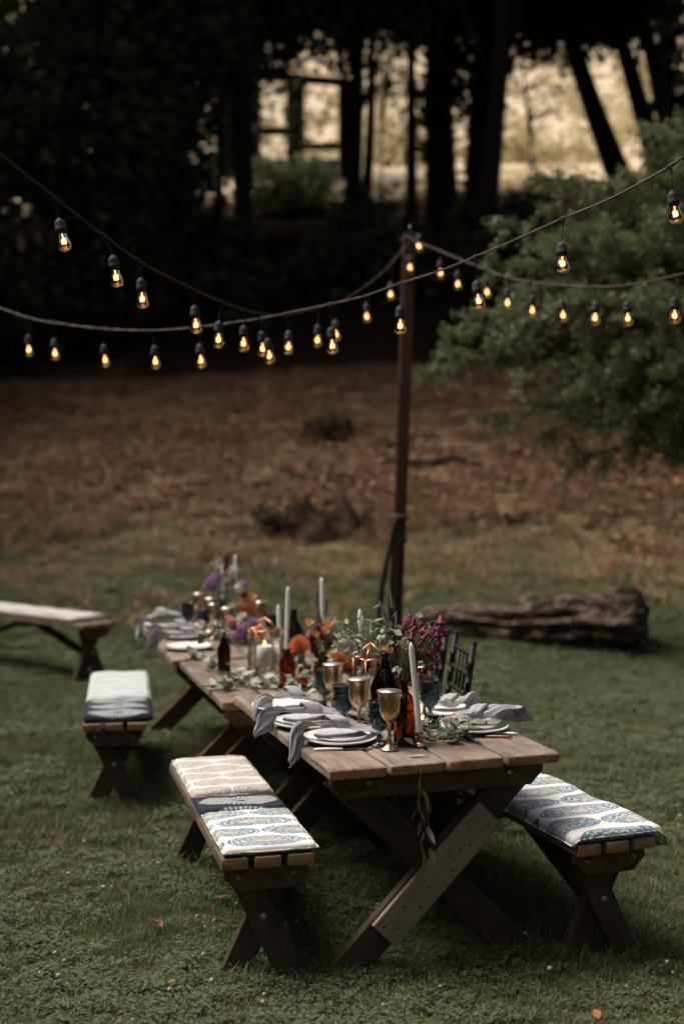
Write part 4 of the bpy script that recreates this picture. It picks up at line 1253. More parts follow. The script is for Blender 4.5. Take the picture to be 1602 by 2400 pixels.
M['amberglass'] = glass('amber_glass', (0.52, 0.165, 0.032), 0.03, 1.3)
M['brownglass'] = glass('dark_brown_glass', (0.16, 0.045, 0.015), 0.04, 1.35)
M['clear'] = bulb_glass(); M['clear'].name = 'thin_clear_pane'
for nd in M['clear'].node_tree.nodes:
    if nd.type == 'BSDF_TRANSPARENT': nd.inputs[0].default_value = (0.93, 0.95, 0.94, 1)
M['wax'] = simple('white_candle_wax', (0.84, 0.82, 0.78), 0.45, Subsurface_Weight=0.25, Subsurface_Scale=0.01)
M['wick'] = simple('burnt_wick', (0.02, 0.018, 0.016), 0.9)
def linen():
    t = NT('grey_lilac_linen'); v = t.coord(); w = t.noise(v, 500, 2); n = t.noise(v, 12, 3)
    col = t.ramp(n, [(0.3, (0.31, 0.30, 0.315)), (0.7, (0.37, 0.357, 0.37))])
    b = t.bsdf(Base_Color=col, Roughness=0.95); b.inputs['Specular IOR Level'].default_value = .1
    t.set(b.inputs['Normal'], t.bump(t.math('ADD', t.math('MULTIPLY', w, .12), t.noise(t.map(v, (1, 1, 2.2)), 34, 4, .6, .8)), .55, .010)); return t.done(b)
M['linen'] = linen()

TZ1, TZ2 = 0.792, 0.752
def plate_meshes():
    mb = MB().lathe([(0, 0.0), (0.085, 0.0), (0.092, 0.003), (0.115, 0.008), (0.140, 0.017), (0.1435, 0.020), (0.142, 0.0225), (0.137, 0.0205), (0.112, 0.0125), (0.092, 0.0085), (0, 0.0075)], 56)
    ME['plate'] = mb.mesh('plate', True, M['china'])
    mb = MB()
    for i in range(84):
        a = 2 * math.pi * i / 84; mb.ball((0.1405 * math.cos(a), 0.1405 * math.sin(a), 0.0215), 0.0048, 6, 4)
    ME['beads'] = mb.mesh('beads', True, M['china'])
    mb = MB().lathe([(0, 0.0), (0.06, 0.0), (0.085, 0.005), (0.102, 0.012), (0.104, 0.014), (0.102, 0.016), (0.083, 0.009), (0.06, 0.0055), (0, 0.005)], 48)
    ME['splate'] = mb.mesh('splate', True, M['emboss'])
    # brass goblet with a tin lining
    mb = MB().lathe([(0, 0), (0.034, 0), (0.0355, 0.002), (0.034, 0.005), (0.024, 0.010), (0.013, 0.020), (0.0085, 0.034), (0.0065, 0.05), (0.0085, 0.056), (0.0065, 0.062), (0.0070, 0.085), (0.010, 0.098), (0.010, 0.104),
                     (0.022, 0.112), (0.033, 0.126), (0.0385, 0.145), (0.0402, 0.165), (0.0408, 0.19), (0.0425, 0.207), (0.0475, 0.220), (0.0480, 0.223), (0.0470, 0.2235)], 40)
    ME['gobl'] = mb.mesh('gobl', True, M['brass'])
    mb = MB().lathe([(0.0471, 0.2236), (0.0460, 0.220), (0.0410, 0.206), (0.0390, 0.188), (0.0382, 0.165), (0.035, 0.145), (0.028, 0.128), (0.0, 0.118)], 40)
    ME['lining'] = mb.mesh('lining', True, M['silver'])
    # pressed blue glass goblet
    def emb(a, t):
        return 1 + (0.022 * math.cos(12 * a) * math.sin(t * 40) if 0.36 < t < 0.62 else 0.0)
    outer = [(0, 0), (0.033, 0), (0.0345, 0.003), (0.030, 0.007), (0.016, 0.011), (0.010, 0.018), (0.0085, 0.026), (0.013, 0.032), (0.013, 0.036), (0.0085, 0.042), (0.0095, 0.054), (0.016, 0.060), (0.026, 0.068), (0.034, 0.078),
             (0.0385, 0.090), (0.0405, 0.105), (0.0418, 0.122), (0.0425, 0.140), (0.0435, 0.152), (0.0428, 0.156), (0.0440, 0.160), (0.0442, 0.173), (0.0432, 0.175)]
    inner = [(0.0415, 0.174), (0.0405, 0.150), (0.0388, 0.110), (0.0350, 0.088), (0.024, 0.074), (0.0, 0.068)]
    mb = MB().lathe(outer + inner, 48, wob=emb)
    ME['blue'] = mb.mesh('blue', True, M['blueglass'])
    mb = MB()
    for ring, (rr, z, n, rad) in enumerate(((0.0432, 0.166, 40, 0.0022), (0.0410, 0.118, 14, 0.0055), (0.0395, 0.096, 14, 0.0050))):
        for i in range(n):
            a = 2 * math.pi * (i + .5 * (ring % 2)) / n; mb.ball((rr * math.cos(a), rr * math.sin(a), z), rad, 6, 4, (1, 1, 1.4 if ring else 1))
    ME['bluebeads'] = mb.mesh('bluebeads', True, M['blueglass'])
plate_meshes()

def plate(p, label, salad_label=None):
    root = empty('dinner_plate', p, random.uniform(0, 6), label, 'plate', 'white dinner plates')
    add('plate_body', ME['plate'], None, root); o = add('beaded_rim', ME['beads'], None, root); o['kind'] = 'stuff'
    if salad_label:
        s = add('side_plate', ME['splate'], None, None, Vector(p) + Vector((0, 0, 0.0135)), (0, 0, random.uniform(0, 6)))
        tag(s, salad_label, 'plate', 'grey embossed side plates')

def goblet(p, label, tilt=0.0):
    root = empty('brass_goblet', p, random.uniform(0, 6), label, 'goblet', 'brass goblets')
    add('cup_body', ME['gobl'], None, root); add('cup_lining', ME['lining'], None, root)
def blue(p, label):
    root = empty('blue_glass_goblet', p, random.uniform(0, 6), label, 'glass', 'smoky blue pressed glasses')
    add('glass_body', ME['blue'], None, root); o = add('glass_beading', ME['bluebeads'], None, root); o['kind'] = 'stuff'

def napkin(path, widths, side, label, knot=0.42, seed=0, arch=0.018, tail=(.75, .30, -.45)):
    """path: world points from the inner end over the plate to the hanging tip"""
    pts = cr_curve([Vector(p) for p in path], 7); m = len(pts); o = pts[0].copy(); o = Vector((o.x, o.y, o.z))
    ki = int(knot * (m - 1)); c = pts[ki]
    root = empty('napkin', c, 0, label, 'napkin', 'knotted grey linen napkins')
    side = Vector(side).normalized(); tail = Vector(tail).normalized(); nv = 24
    W = [(i / (len(widths) - 1), w) for i, w in enumerate(widths)]
    mb = MB()
    for i, p in enumerate(pts):
        t = i / (m - 1); w = interp(W, t)
        tan = (pts[min(i + 1, m - 1)] - pts[max(i - 1, 0)]).normalized()
        sd = side.lerp(tail * (1 if tail.dot(side) > 0 else -1), sstep(knot + .10, .88, t))
        s = (sd - tan * sd.dot(tan)).normalized(); n = tan.cross(s)
        if n.dot(Vector((0, -.6, 1))) < 0: n = -n
        kd = abs(i - ki) / m
        for j in range(nv + 1):
            v = j / nv * 2 - 1
            g = math.exp(-kd * 4.5)
            rip = (0.003 + 0.008 * g) * math.sin(v * 9 + seed + t * 2.5 + 1.5 * mnoise.noise(Vector((t * 4, seed, 0)))) + (0.002 + .003 * g) * math.sin(v * 19 + seed * 2 - t * 4) + 0.009 * mnoise.noise(Vector((v * 1.3, t * 7, seed)))
            fold = arch * (1 - v * v) * (0.15 + g)
            q = p + s * (w * v * (1 + .25 * mnoise.noise(Vector((t * 5, v > 0, seed + 2))))) + n * (fold + rip * min(1, w / .03)) - c
            q += s * 0.012 * mnoise.noise(Vector((t * 7, v, seed + 5))) + tan * (0.022 * v * (1 - g) * math.sin(seed))
            mb.v.append(tuple(q))
    for i in range(m - 1):
        for j in range(nv):
            q = i * (nv + 1) + j; mb.f.append((q, q + 1, q + nv + 2, q + nv + 1))
    b = mb.build('cloth', M['linen'], root)
    md = b.modifiers.new('thickness', 'SOLIDIFY'); md.thickness = 0.002
    md = b.modifiers.new('smooth', 'SUBSURF'); md.levels = 1; md.render_levels = 1
    # the knot: a band of cloth wrapped over the middle
    tan = (pts[min(ki + 2, m - 1)] - pts[max(ki - 2, 0)]).normalized()
    s = (side - tan * side.dot(tan)).normalized(); n = tan.cross(s); n = n if n.z > 0 else -n
    def band(u, v):
        a = u * 2 * math.pi; wv = (v - .5)
        r1 = 0.040 * (1 + .10 * math.sin(3 * a + seed)); r2 = 0.0235 * (1 + .10 * math.sin(2 * a + seed))
        bulge = (1 - (2 * v - 1) ** 2) ** .5 if 0 < v < 1 else 0.0
        rr = 0.72 + 0.28 * bulge + 0.05 * math.sin(v * 15 + a * 1.0) + .04 * mnoise.noise(Vector((a * 1.5, v * 4, seed)))
        tw = tan * (wv * 0.064 + 0.014 * math.sin(a + 0.7))
        return n * 0.016 + tw + s * (math.cos(a) * r1 * rr) + n * (math.sin(a) * r2 * rr)
    k = MB().grid(band, 28, 16).build('knot', M['linen'], root)
    md = k.modifiers.new('thickness', 'SOLIDIFY'); md.thickness = 0.003
    return root

def cutlery(p, ang, label, fork=False):
    root = empty('fork' if fork else 'knife', p, ang, label, 'cutlery', 'copper cutlery')
    mb = MB().tube([(0, 0, .004), (0.015, 0, .004), (0.06, 0, .0045), (0.105, 0, .004), (0.11, 0, .004)], [0.0035, 0.0058, 0.0052, 0.004, 0.003], 10); mb.build('handle', M['china'] if not fork else M['copper'], root)
    if fork:
        MB().grid(lambda u, v: (0.11 + u * .06, (v - .5) * (0.006 + .014 * u), 0.004 + 0.004 * math.sin(u * 3)), 8, 4).build('neck', M['copper'], root)
        for y in (-.008, -.0027, .0027, .008): MB().tube([(0.168, y, .0045), (0.185, y, .006), (0.205, y, .004)], [0.0016, 0.0015, 0.0008], 6).build('tine', M['copper'], root)
    else:
        MB().grid(lambda u, v: (0.108 + u * .10, (v - .5) * 0.016 * (1 - u ** 4) - .002, 0.004 + .0012 * math.sin(v * 3.14)), 12, 4).build('blade', M['copper'], root)

# --- near table, left side
A = T(797, 1738, TZ1); B = T(721, 1701, TZ1); C = T(667, 1662, TZ1); D = T(1108, 1711, TZ1); E = T(1035, 1673, TZ1)
plate(A, 'white beaded dinner plate nearest the left corner', 'grey embossed side plate under the nearest left napkin')
plate(B, 'white beaded dinner plate second from the near corner, left side', 'grey embossed side plate under the second left napkin')
plate(C, 'white beaded dinner plate third from the near corner, left side')
plate(D, 'white beaded dinner plate nearest on the right side', 'grey embossed side plate under the nearest right napkin')
plate(E, 'white beaded dinner plate further back on the right side')
us = tuple(u1)
napkin([P(905, 1716, 5.0), P(880, 1711, 5.0), P(843, 1709, 5.0), P(806, 1701, 5.0), P(770, 1700, 4.99), P(730, 1702, 4.95), P(706, 1722, 4.91), P(691, 1752, 4.88), P(677, 1790, 4.86)], [.036, .046, .042, .034, .028, .040, .050, .036, .004], us,
       'grey linen napkin nearest the left corner, its tip hanging low', 0.44, 1.0)
napkin([P(850, 1680, 5.32), P(812, 1672, 5.32), P(770, 1671, 5.32), P(722, 1667, 5.31), P(690, 1668, 5.29), P(650, 1672, 5.26), P(622, 1690, 5.23), P(594, 1722, 5.20)], [.036, .048, .044, .034, .030, .044, .044, .004], us,
       'grey linen napkin second from the near corner, left side', 0.42, 2.7)
napkin([P(760, 1651, 5.66), P(735, 1640, 5.66), P(705, 1634, 5.66), P(675, 1631, 5.65), P(645, 1636, 5.63), P(620, 1650, 5.58), P(598, 1686, 5.53)], [.036, .05, .055, .042, .034, .046, .004], us,
       'grey linen napkin third from the near corner, left side', 0.45, 4.1)
napkin([P(1040, 1690, 5.24), P(1070, 1682, 5.24), P(1105, 1676, 5.23), P(1135, 1672, 5.22), P(1165, 1660, 5.22), P(1195, 1668, 5.26), P(1220, 1680, 5.28), P(1240, 1689, 5.28)], [.03, .048, .045, .036, .06, .066, .045, .006], us,
       'grey linen napkin nearest on the right side, its tip reaching past the table edge', 0.36, 5.3, tail=(.1, .45, -.85))
napkin([P(995, 1655, 5.58), P(1020, 1648, 5.58), P(1050, 1648, 5.57), P(1080, 1642, 5.57), P(1105, 1640, 5.58), P(1130, 1662, 5.58)], [.02, .04, .04, .035, .05, .01], us,
       'grey linen napkin further back on the right side', 0.4, 6.6, tail=(.1, .45, -.85))
goblet(T(912, 1757, TZ1), 'brass goblet standing nearest the table end')
goblet(T(840, 1722, TZ1), 'brass goblet second from the table end')
goblet(T(780, 1678, TZ1), 'brass goblet third from the table end')
goblet(T(994, 1686, TZ1), 'brass goblet behind the tall near candle')
blue(T(889, 1749, TZ1), 'smoky blue glass half behind the nearest brass goblet')
blue(T(804, 1705, TZ1), 'smoky blue glass beside the second brass goblet')
blue(T(760, 1661, TZ1), 'smoky blue glass left of the third brass goblet')
blue(T(998, 1684, TZ1) + Vector((0.012, -0.06, 0)), 'smoky blue glass right of the tall near candle')
k = T(735, 1759, TZ1); cutlery((k.x, k.y, TZ1), R(6), 'pale handled knife lying left of the nearest goblet')
k = T(1213, 1722, TZ1); cutlery((k.x, k.y, TZ1), R(172), 'pale handled knife right of the nearest plate')
k = T(1200, 1729, TZ1); cutlery((k.x, k.y, TZ1), R(174), 'copper fork at the right edge of the near table', True)

# --- bottles and jars
def bottle(p, prof, mat, name, label, cat, group=None, n=32, neck_ring=None, wall=0.003):
    root = empty(name, p, 0, label, cat, group)
    H = prof[-1][1]
    inner = [(max(0.0, r - wall), max(wall, z)) for r, z in prof[::-1]]
    inner[-1] = (0.0, wall) if prof[0][0] == 0 else inner[-1]
    MB().lathe(prof + inner, n).build('glass_body', mat, root)
    if neck_ring:
        r, z = neck_ring
        MB().lathe([(r, z - .006), (r + .003, z - .005), (r + .003, z + .001), (r, z + .002)], n).build('neck_ring', mat, root)
    return root
GROW = [(0, 0), (0.058, 0), (0.064, 0.006), (0.065, 0.150), (0.062, 0.168), (0.048, 0.200), (0.030, 0.235), (0.020, 0.252), (0.0175, 0.285), (0.020, 0.288), (0.020, 0.302), (0.017, 0.305)]
BOST = [(0, 0), (0.038, 0), (0.042, 0.005), (0.042, 0.150), (0.039, 0.170), (0.026, 0.190), (0.0165, 0.200), (0.0155, 0.222), (0.0185, 0.226), (0.0185, 0.243), (0.016, 0.246)]
JAR = [(0, 0), (0.034, 0), (0.038, 0.005), (0.038, 0.072), (0.034, 0.085), (0.029, 0.090), (0.031, 0.094), (0.031, 0.106), (0.028, 0.108)]
TALL = [(0, 0), (0.036, 0), (0.041, 0.006), (0.041, 0.130), (0.036, 0.148), (0.024, 0.158), (0.0235, 0.176), (0.026, 0.178), (0.026, 0.190), (0.023, 0.192)]
BEER = [(0, 0), (0.032, 0), (0.036, 0.005), (0.036, 0.120), (0.033, 0.140), (0.020, 0.165), (0.0145, 0.185), (0.0135, 0.205), (0.016, 0.207), (0.016, 0.216), (0.013, 0.218)]
bottle(T(903, 1703, TZ1), GROW, M['brownglass'], 'glass_jug', 'dark brown shouldered jug behind the brass goblets on the near table', 'jug', 'brown glass jugs')
bottle(T(947, 1742, TZ1), BOST, M['amberglass'], 'amber_bottle', 'amber bottle holding foxgloves, beside the near candle', 'bottle', 'amber bottles', neck_ring=(0.0155, 0.21))
bottle(T(673, 1612, TZ2), TALL, M['amberglass'], 'amber_bottle', 'bright amber bottle in the middle of the row, left of the small jar', 'bottle', 'amber bottles')
bottle(T(714, 1613, TZ2), JAR, M['amberglass'], 'amber_jar', 'small amber jar holding an orange pincushion flower', 'jar', 'amber jars')
bottle(T(688, 1556, TZ2), GROW, M['brownglass'], 'glass_jug', 'dark brown shouldered jug behind the candle lantern', 'jug', 'brown glass jugs')
bottle(T(525, 1577, TZ2), BEER, M['brownglass'], 'brown_bottle', 'dark brown bottle with white blossoms near the left table edge', 'bottle', 'amber bottles')
bottle(T(750, 1600, TZ2), JAR, M['amberglass'], 'amber_jar', 'amber jar under the orange and red bouquet', 'jar', 'amber jars')
bottle(T(826, 1655, TZ1), JAR, M['clear'], 'glass_jar', 'low clear jar holding peach and cream flowers', 'jar', 'clear jars')
bottle(T(512, 1500, TZ2), JAR, M['clear'], 'glass_jar', 'clear jar under the far purple flowers', 'jar', 'clear jars')
bottle(T(566, 1510, TZ2), JAR, M['clear'], 'glass_jar', 'clear jar under the far orange flowers', 'jar', 'clear jars')
bottle(T(596, 1560, TZ2), JAR, M['clear'], 'glass_jar', 'clear jar behind the lantern holding a purple flower head', 'jar', 'clear jars')

# --- candles
def taper(base, top, label, hold=0.05):
    """base: point on the table; top: tip of the candle"""
    base = Vector(base); top = Vector(top)
    root = empty('candle_holder', base, 0, 'brass holder under the ' + label, 'candle holder', 'brass candle holders')
    MB().lathe([(0, 0), (0.030, 0), (0.031, 0.003), (0.020, 0.008), (0.010, 0.014), (0.008, hold * .6), (0.0135, hold * .7), (0.0135, hold), (0.0118, hold + .001), (0.0118, hold * .75), (0, hold * .74)], 20).build('stand', M['brass'], root)
    b = base + Vector((0, 0, hold * 0.76)); d = (top - b); L = d.length
    cr = empty('taper_candle', b, 0, label, 'candle', 'white taper candles')
    q = Vector((0, 0, 1)).rotation_difference(d)
    add('wax', MB().lathe([(0, 0), (0.0116, 0), (0.0125, 0.01), (0.0117, L * .5), (0.0106, L - .03), (0.0085, L - .015), (0.005, L - .006), (0.0015, L - .002), (0, L - .002)], 16).mesh('wax'), M['wax'], cr, None, q)
    add('wick', MB().tube([(0, 0, L - .003), (0.0005, 0, L + .006), (0.002, 0, L + .011)], 0.0009, 5).mesh('wick'), M['wick'], cr, None, q)
def tap(bx, by, tz, tx, ty, label, hold=.05, dY=0.0):
    b = T(bx, by, tz); taper(b, P(tx, ty, b.y + dY), label, hold)
tap(983, 1748, TZ1, 962, 1504, 'white taper candle leaning beside the foxgloves', .055)
tap(846, 1640, TZ1, 843, 1426, 'white taper candle behind the peach flowers', .09)
tap(757, 1572, TZ2, 754, 1353, 'white taper candle behind the red and orange bouquet', .12)
tap(671, 1562, TZ2, 675, 1374, 'taller white taper candle of the pair by the lantern', .10)
tap(656, 1558, TZ2, 652, 1416, 'shorter white taper candle of the pair by the lantern', .09)
tap(524, 1490, TZ2, 522, 1324, 'white taper candle left of the pair at the far end', .10)
tap(550, 1482, TZ2, 552, 1299, 'tallest white taper candle at the far end', .12)
def pillar(p, r, h, label):
    root = empty('pillar_candle', p, 0, label, 'candle', 'white pillar candles')
    MB().lathe([(0, 0), (r, 0), (r, h - .004), (r - .004, h), (r * .7, h - .003), (r * .4, h - .008), (0, h - .010)], 28).build('wax', M['wax'], root)
    MB().tube([(0, 0, h - .01), (0, 0, h + .004)], 0.0012, 5).build('wick', M['wick'], root)
    MB().lathe([(0, h), (0.0035, h + .004), (0.0048, h + .010), (0.003, h + .020), (0, h + .030)], 10).build('flame', M['flame'], root)
pillar(T(620, 1566, TZ2), 0.045, 0.125, 'lit white pillar candle inside the copper lantern')
pillar(T(571, 1480, TZ2), 0.04, 0.06, 'lit low white candle at the far end')
pillar(T(646, 1540, TZ2), 0.035, 0.05, 'lit low white candle behind the lantern')

def lantern(p, w, h, rz, label):
    root = empty('copper_lantern', p, rz, label, 'lantern', 'copper framed glass lanterns')
    hw = w / 2; z1 = h * .78
    c = [(-hw, -hw), (hw, -hw), (hw, hw), (-hw, hw)]
    for i in range(4):
        a, b = c[i], c[(i + 1) % 4]
        for p0, p1 in (((*a, .004), (*b, .004)), ((*a, z1), (*b, z1)), ((*a, .004), (*a, z1)), ((*a, z1), (0, 0, h))):
            MB().tube([p0, p1], 0.0033, 6).build('copper_rod', M['copper'], root)
        MB().grid(lambda u, v: (a[0] + (b[0] - a[0]) * u, a[1] + (b[1] - a[1]) * u, .006 + (z1 - .01) * v), 1, 1).build('glass_pane', M['clear'], root, False)
lantern(T(620, 1578, TZ2), 0.135, 0.30, R(20), 'copper framed glass lantern round the lit pillar candle')
lantern(T(868, 1668, TZ1), 0.11, 0.30, R(28), 'copper framed glass terrarium behind the brass goblets')

# --- far table settings
F = T(443, 1521, TZ2); G_ = T(430, 1494, TZ2); H_ = T(387, 1468, TZ2)
plate(F, 'white dinner plate nearest on the far table'); plate(G_, 'white dinner plate second on the far table'); plate(H_, 'white dinner plate at the far end of the row')
us3 = tuple(u3)
napkin([P(520, 1490, 7.75), P(480, 1487, 7.75), P(440, 1485, 7.73), P(400, 1490, 7.7), P(365, 1500, 7.68), P(340, 1525, 7.66)], [.02, .045, .05, .05, .05, .006], us3, 'grey linen napkin nearest on the far table', .4, 8.2)
napkin([P(500, 1474, 8.3), P(460, 1470, 8.3), P(425, 1466, 8.3), P(390, 1470, 8.28), P(360, 1480, 8.25), P(345, 1496, 8.22)], [.02, .045, .05, .05, .05, .006], us3, 'grey linen napkin second on the far table', .4, 9.4)
napkin([P(440, 1448, 8.95), P(410, 1440, 8.95), P(380, 1438, 8.95), P(350, 1448, 8.92), P(333, 1465, 8.88), P(322, 1500, 8.82)], [.02, .05, .055, .05, .05, .006], us3, 'grey linen napkin at the far end of the row', .4, 10.1)
for (px, py, lb) in ((466, 1466, 'brass goblet at the far left of the far table'), (494, 1480, 'brass goblet second at the far left of the far table'), (503, 1496, 'brass goblet nearest of the far left three'),
                     (533, 1508, 'brass goblet before the far tapers'), (609, 1490, 'brass goblet right of the far orange flowers')):
    goblet(T(px, py, TZ2), lb)
for (px, py, lb) in ((440, 1474, 'smoky blue glass at the far left end'), (476, 1492, 'smoky blue glass between the far goblets'), (636, 1502, 'smoky blue glass at the far right of the row')):
    blue(T(px, py, TZ2), lb)

# ------------------------------------------------------------------ flowers and greenery
def petal_mat(name, c1, c2, rough=0.6, trans=0.25):
    t = NT(name); r = t.rnd(); n = t.noise(t.coord(), 60, 3)
    col = t.mix(t.math('ADD', t.math('MULTIPLY', r, .5), t.math('MULTIPLY', n, .5)), c1, c2)
    b = t.bsdf(Base_Color=col, Roughness=rough); b.inputs['Specular IOR Level'].default_value = .25
    tr = t.n('BsdfTranslucent'); t.set(tr.inputs[0], col)
    ms = t.n('MixShader'); ms.inputs[0].default_value = trans; t.l(b.outputs[0], ms.inputs[1]); t.l(tr.outputs[0], ms.inputs[2])
    return t.done(ms)
M['magenta'] = petal_mat('magenta_petal', (0.13, 0.014, 0.045), (0.34, 0.08, 0.16))
M['peach'] = petal_mat('peach_petal', (0.72, 0.34, 0.12), (0.80, 0.52, 0.26))
M['orange'] = petal_mat('orange_petal', (0.72, 0.19, 0.06), (0.82, 0.36, 0.17))
M['lavender'] = petal_mat('lavender_bud', (0.15, 0.125, 0.19), (0.30, 0.26, 0.36))
M['purple'] = petal_mat('purple_petal', (0.15, 0.065, 0.18), (0.36, 0.21, 0.38))
M['cream'] = petal_mat('cream_petal', (0.62, 0.58, 0.46), (0.75, 0.72, 0.62))
M['pink'] = petal_mat('pink_petal', (0.62, 0.30, 0.33), (0.74, 0.46, 0.45))
M['darkred'] = petal_mat('dark_red_petal', (0.13, 0.006, 0.02), (0.30, 0.02, 0.06))
M['yellow'] = petal_mat('yellow_petal', (0.68, 0.42, 0.10), (0.75, 0.55, 0.22))
M['sage'] = petal_mat('sage_leaf', (0.13, 0.16, 0.10), (0.27, 0.30, 0.20), .6, .15)
M['euc'] = petal_mat('eucalyptus_leaf', (0.12, 0.135, 0.09), (0.26, 0.27, 0.20), .55, .12)
M['eucpale'] = petal_mat('eucalyptus_leaf_underside', (0.28, 0.285, 0.225), (0.42, 0.415, 0.345), .6, .12)
M['green'] = petal_mat('green_leaf', (0.055, 0.085, 0.03), (0.13, 0.16, 0.06), .5, .25)
M['stem'] = simple('green_stem', (0.09, 0.10, 0.045), .6)
M['twig'] = simple('brown_twig', (0.11, 0.07, 0.04), .8)
M['rustleaf'] = petal_mat('rusty_magnolia_leaf', (0.16, 0.065, 0.025), (0.30, 0.13, 0.055), .5, .1)
M['driedleaf'] = petal_mat('dried_olive_leaf', (0.14, 0.12, 0.06), (0.24, 0.19, 0.10), .7, .15)

def leaf_shape(L, W, curl=0.25, fold=0.25, n=5, tip=1.0):
    mb = MB()
    def f(u, v):
        w = W * math.sin(math.pi * min(1, u ** 0.8 * 0.97 + 0.03)) ** tip
        y = (v - .5) * w
        return (u * L, y, fold * abs(y) * 1.2 + curl * L * (u * u - .3 * u) + 0.02 * L * math.sin(u * 7 + v * 3))
    return mb.grid(f, n, 2)
for k, mat in (('euc', 'euc'), ('eucpale', 'eucpale'), ('sage', 'sage'), ('green', 'green')):
    ME['leaf_' + k] = [leaf_shape(1.0, random.uniform(.52, .75), random.uniform(-.3, .3), random.uniform(.1, .4)).mesh('leaf', True, M[mat]) for _ in range(4)]
    ME['slim_' + k] = [leaf_shape(1.0, random.uniform(.20, .30), random.uniform(-.4, .3), .3).mesh('leaf', True, M[mat]) for _ in range(3)]
ME['leaf_rust'] = [leaf_shape(1.0, .52, .2, .4, 7).mesh('leaf', True, M['rustleaf'])]
ME['slim_dried'] = [leaf_shape(1.0, random.uniform(.2, .32), random.uniform(-.5, .5), .4).mesh('leaf', True, M['driedleaf']) for _ in range(3)]

def rq(tilt=1.0):
    return Quaternion((0, 0, 1), random.uniform(0, 6.283)) @ Quaternion((0, 1, 0), random.uniform(-tilt, tilt)) @ Quaternion((1, 0, 0), random.uniform(-tilt, tilt) * .8)

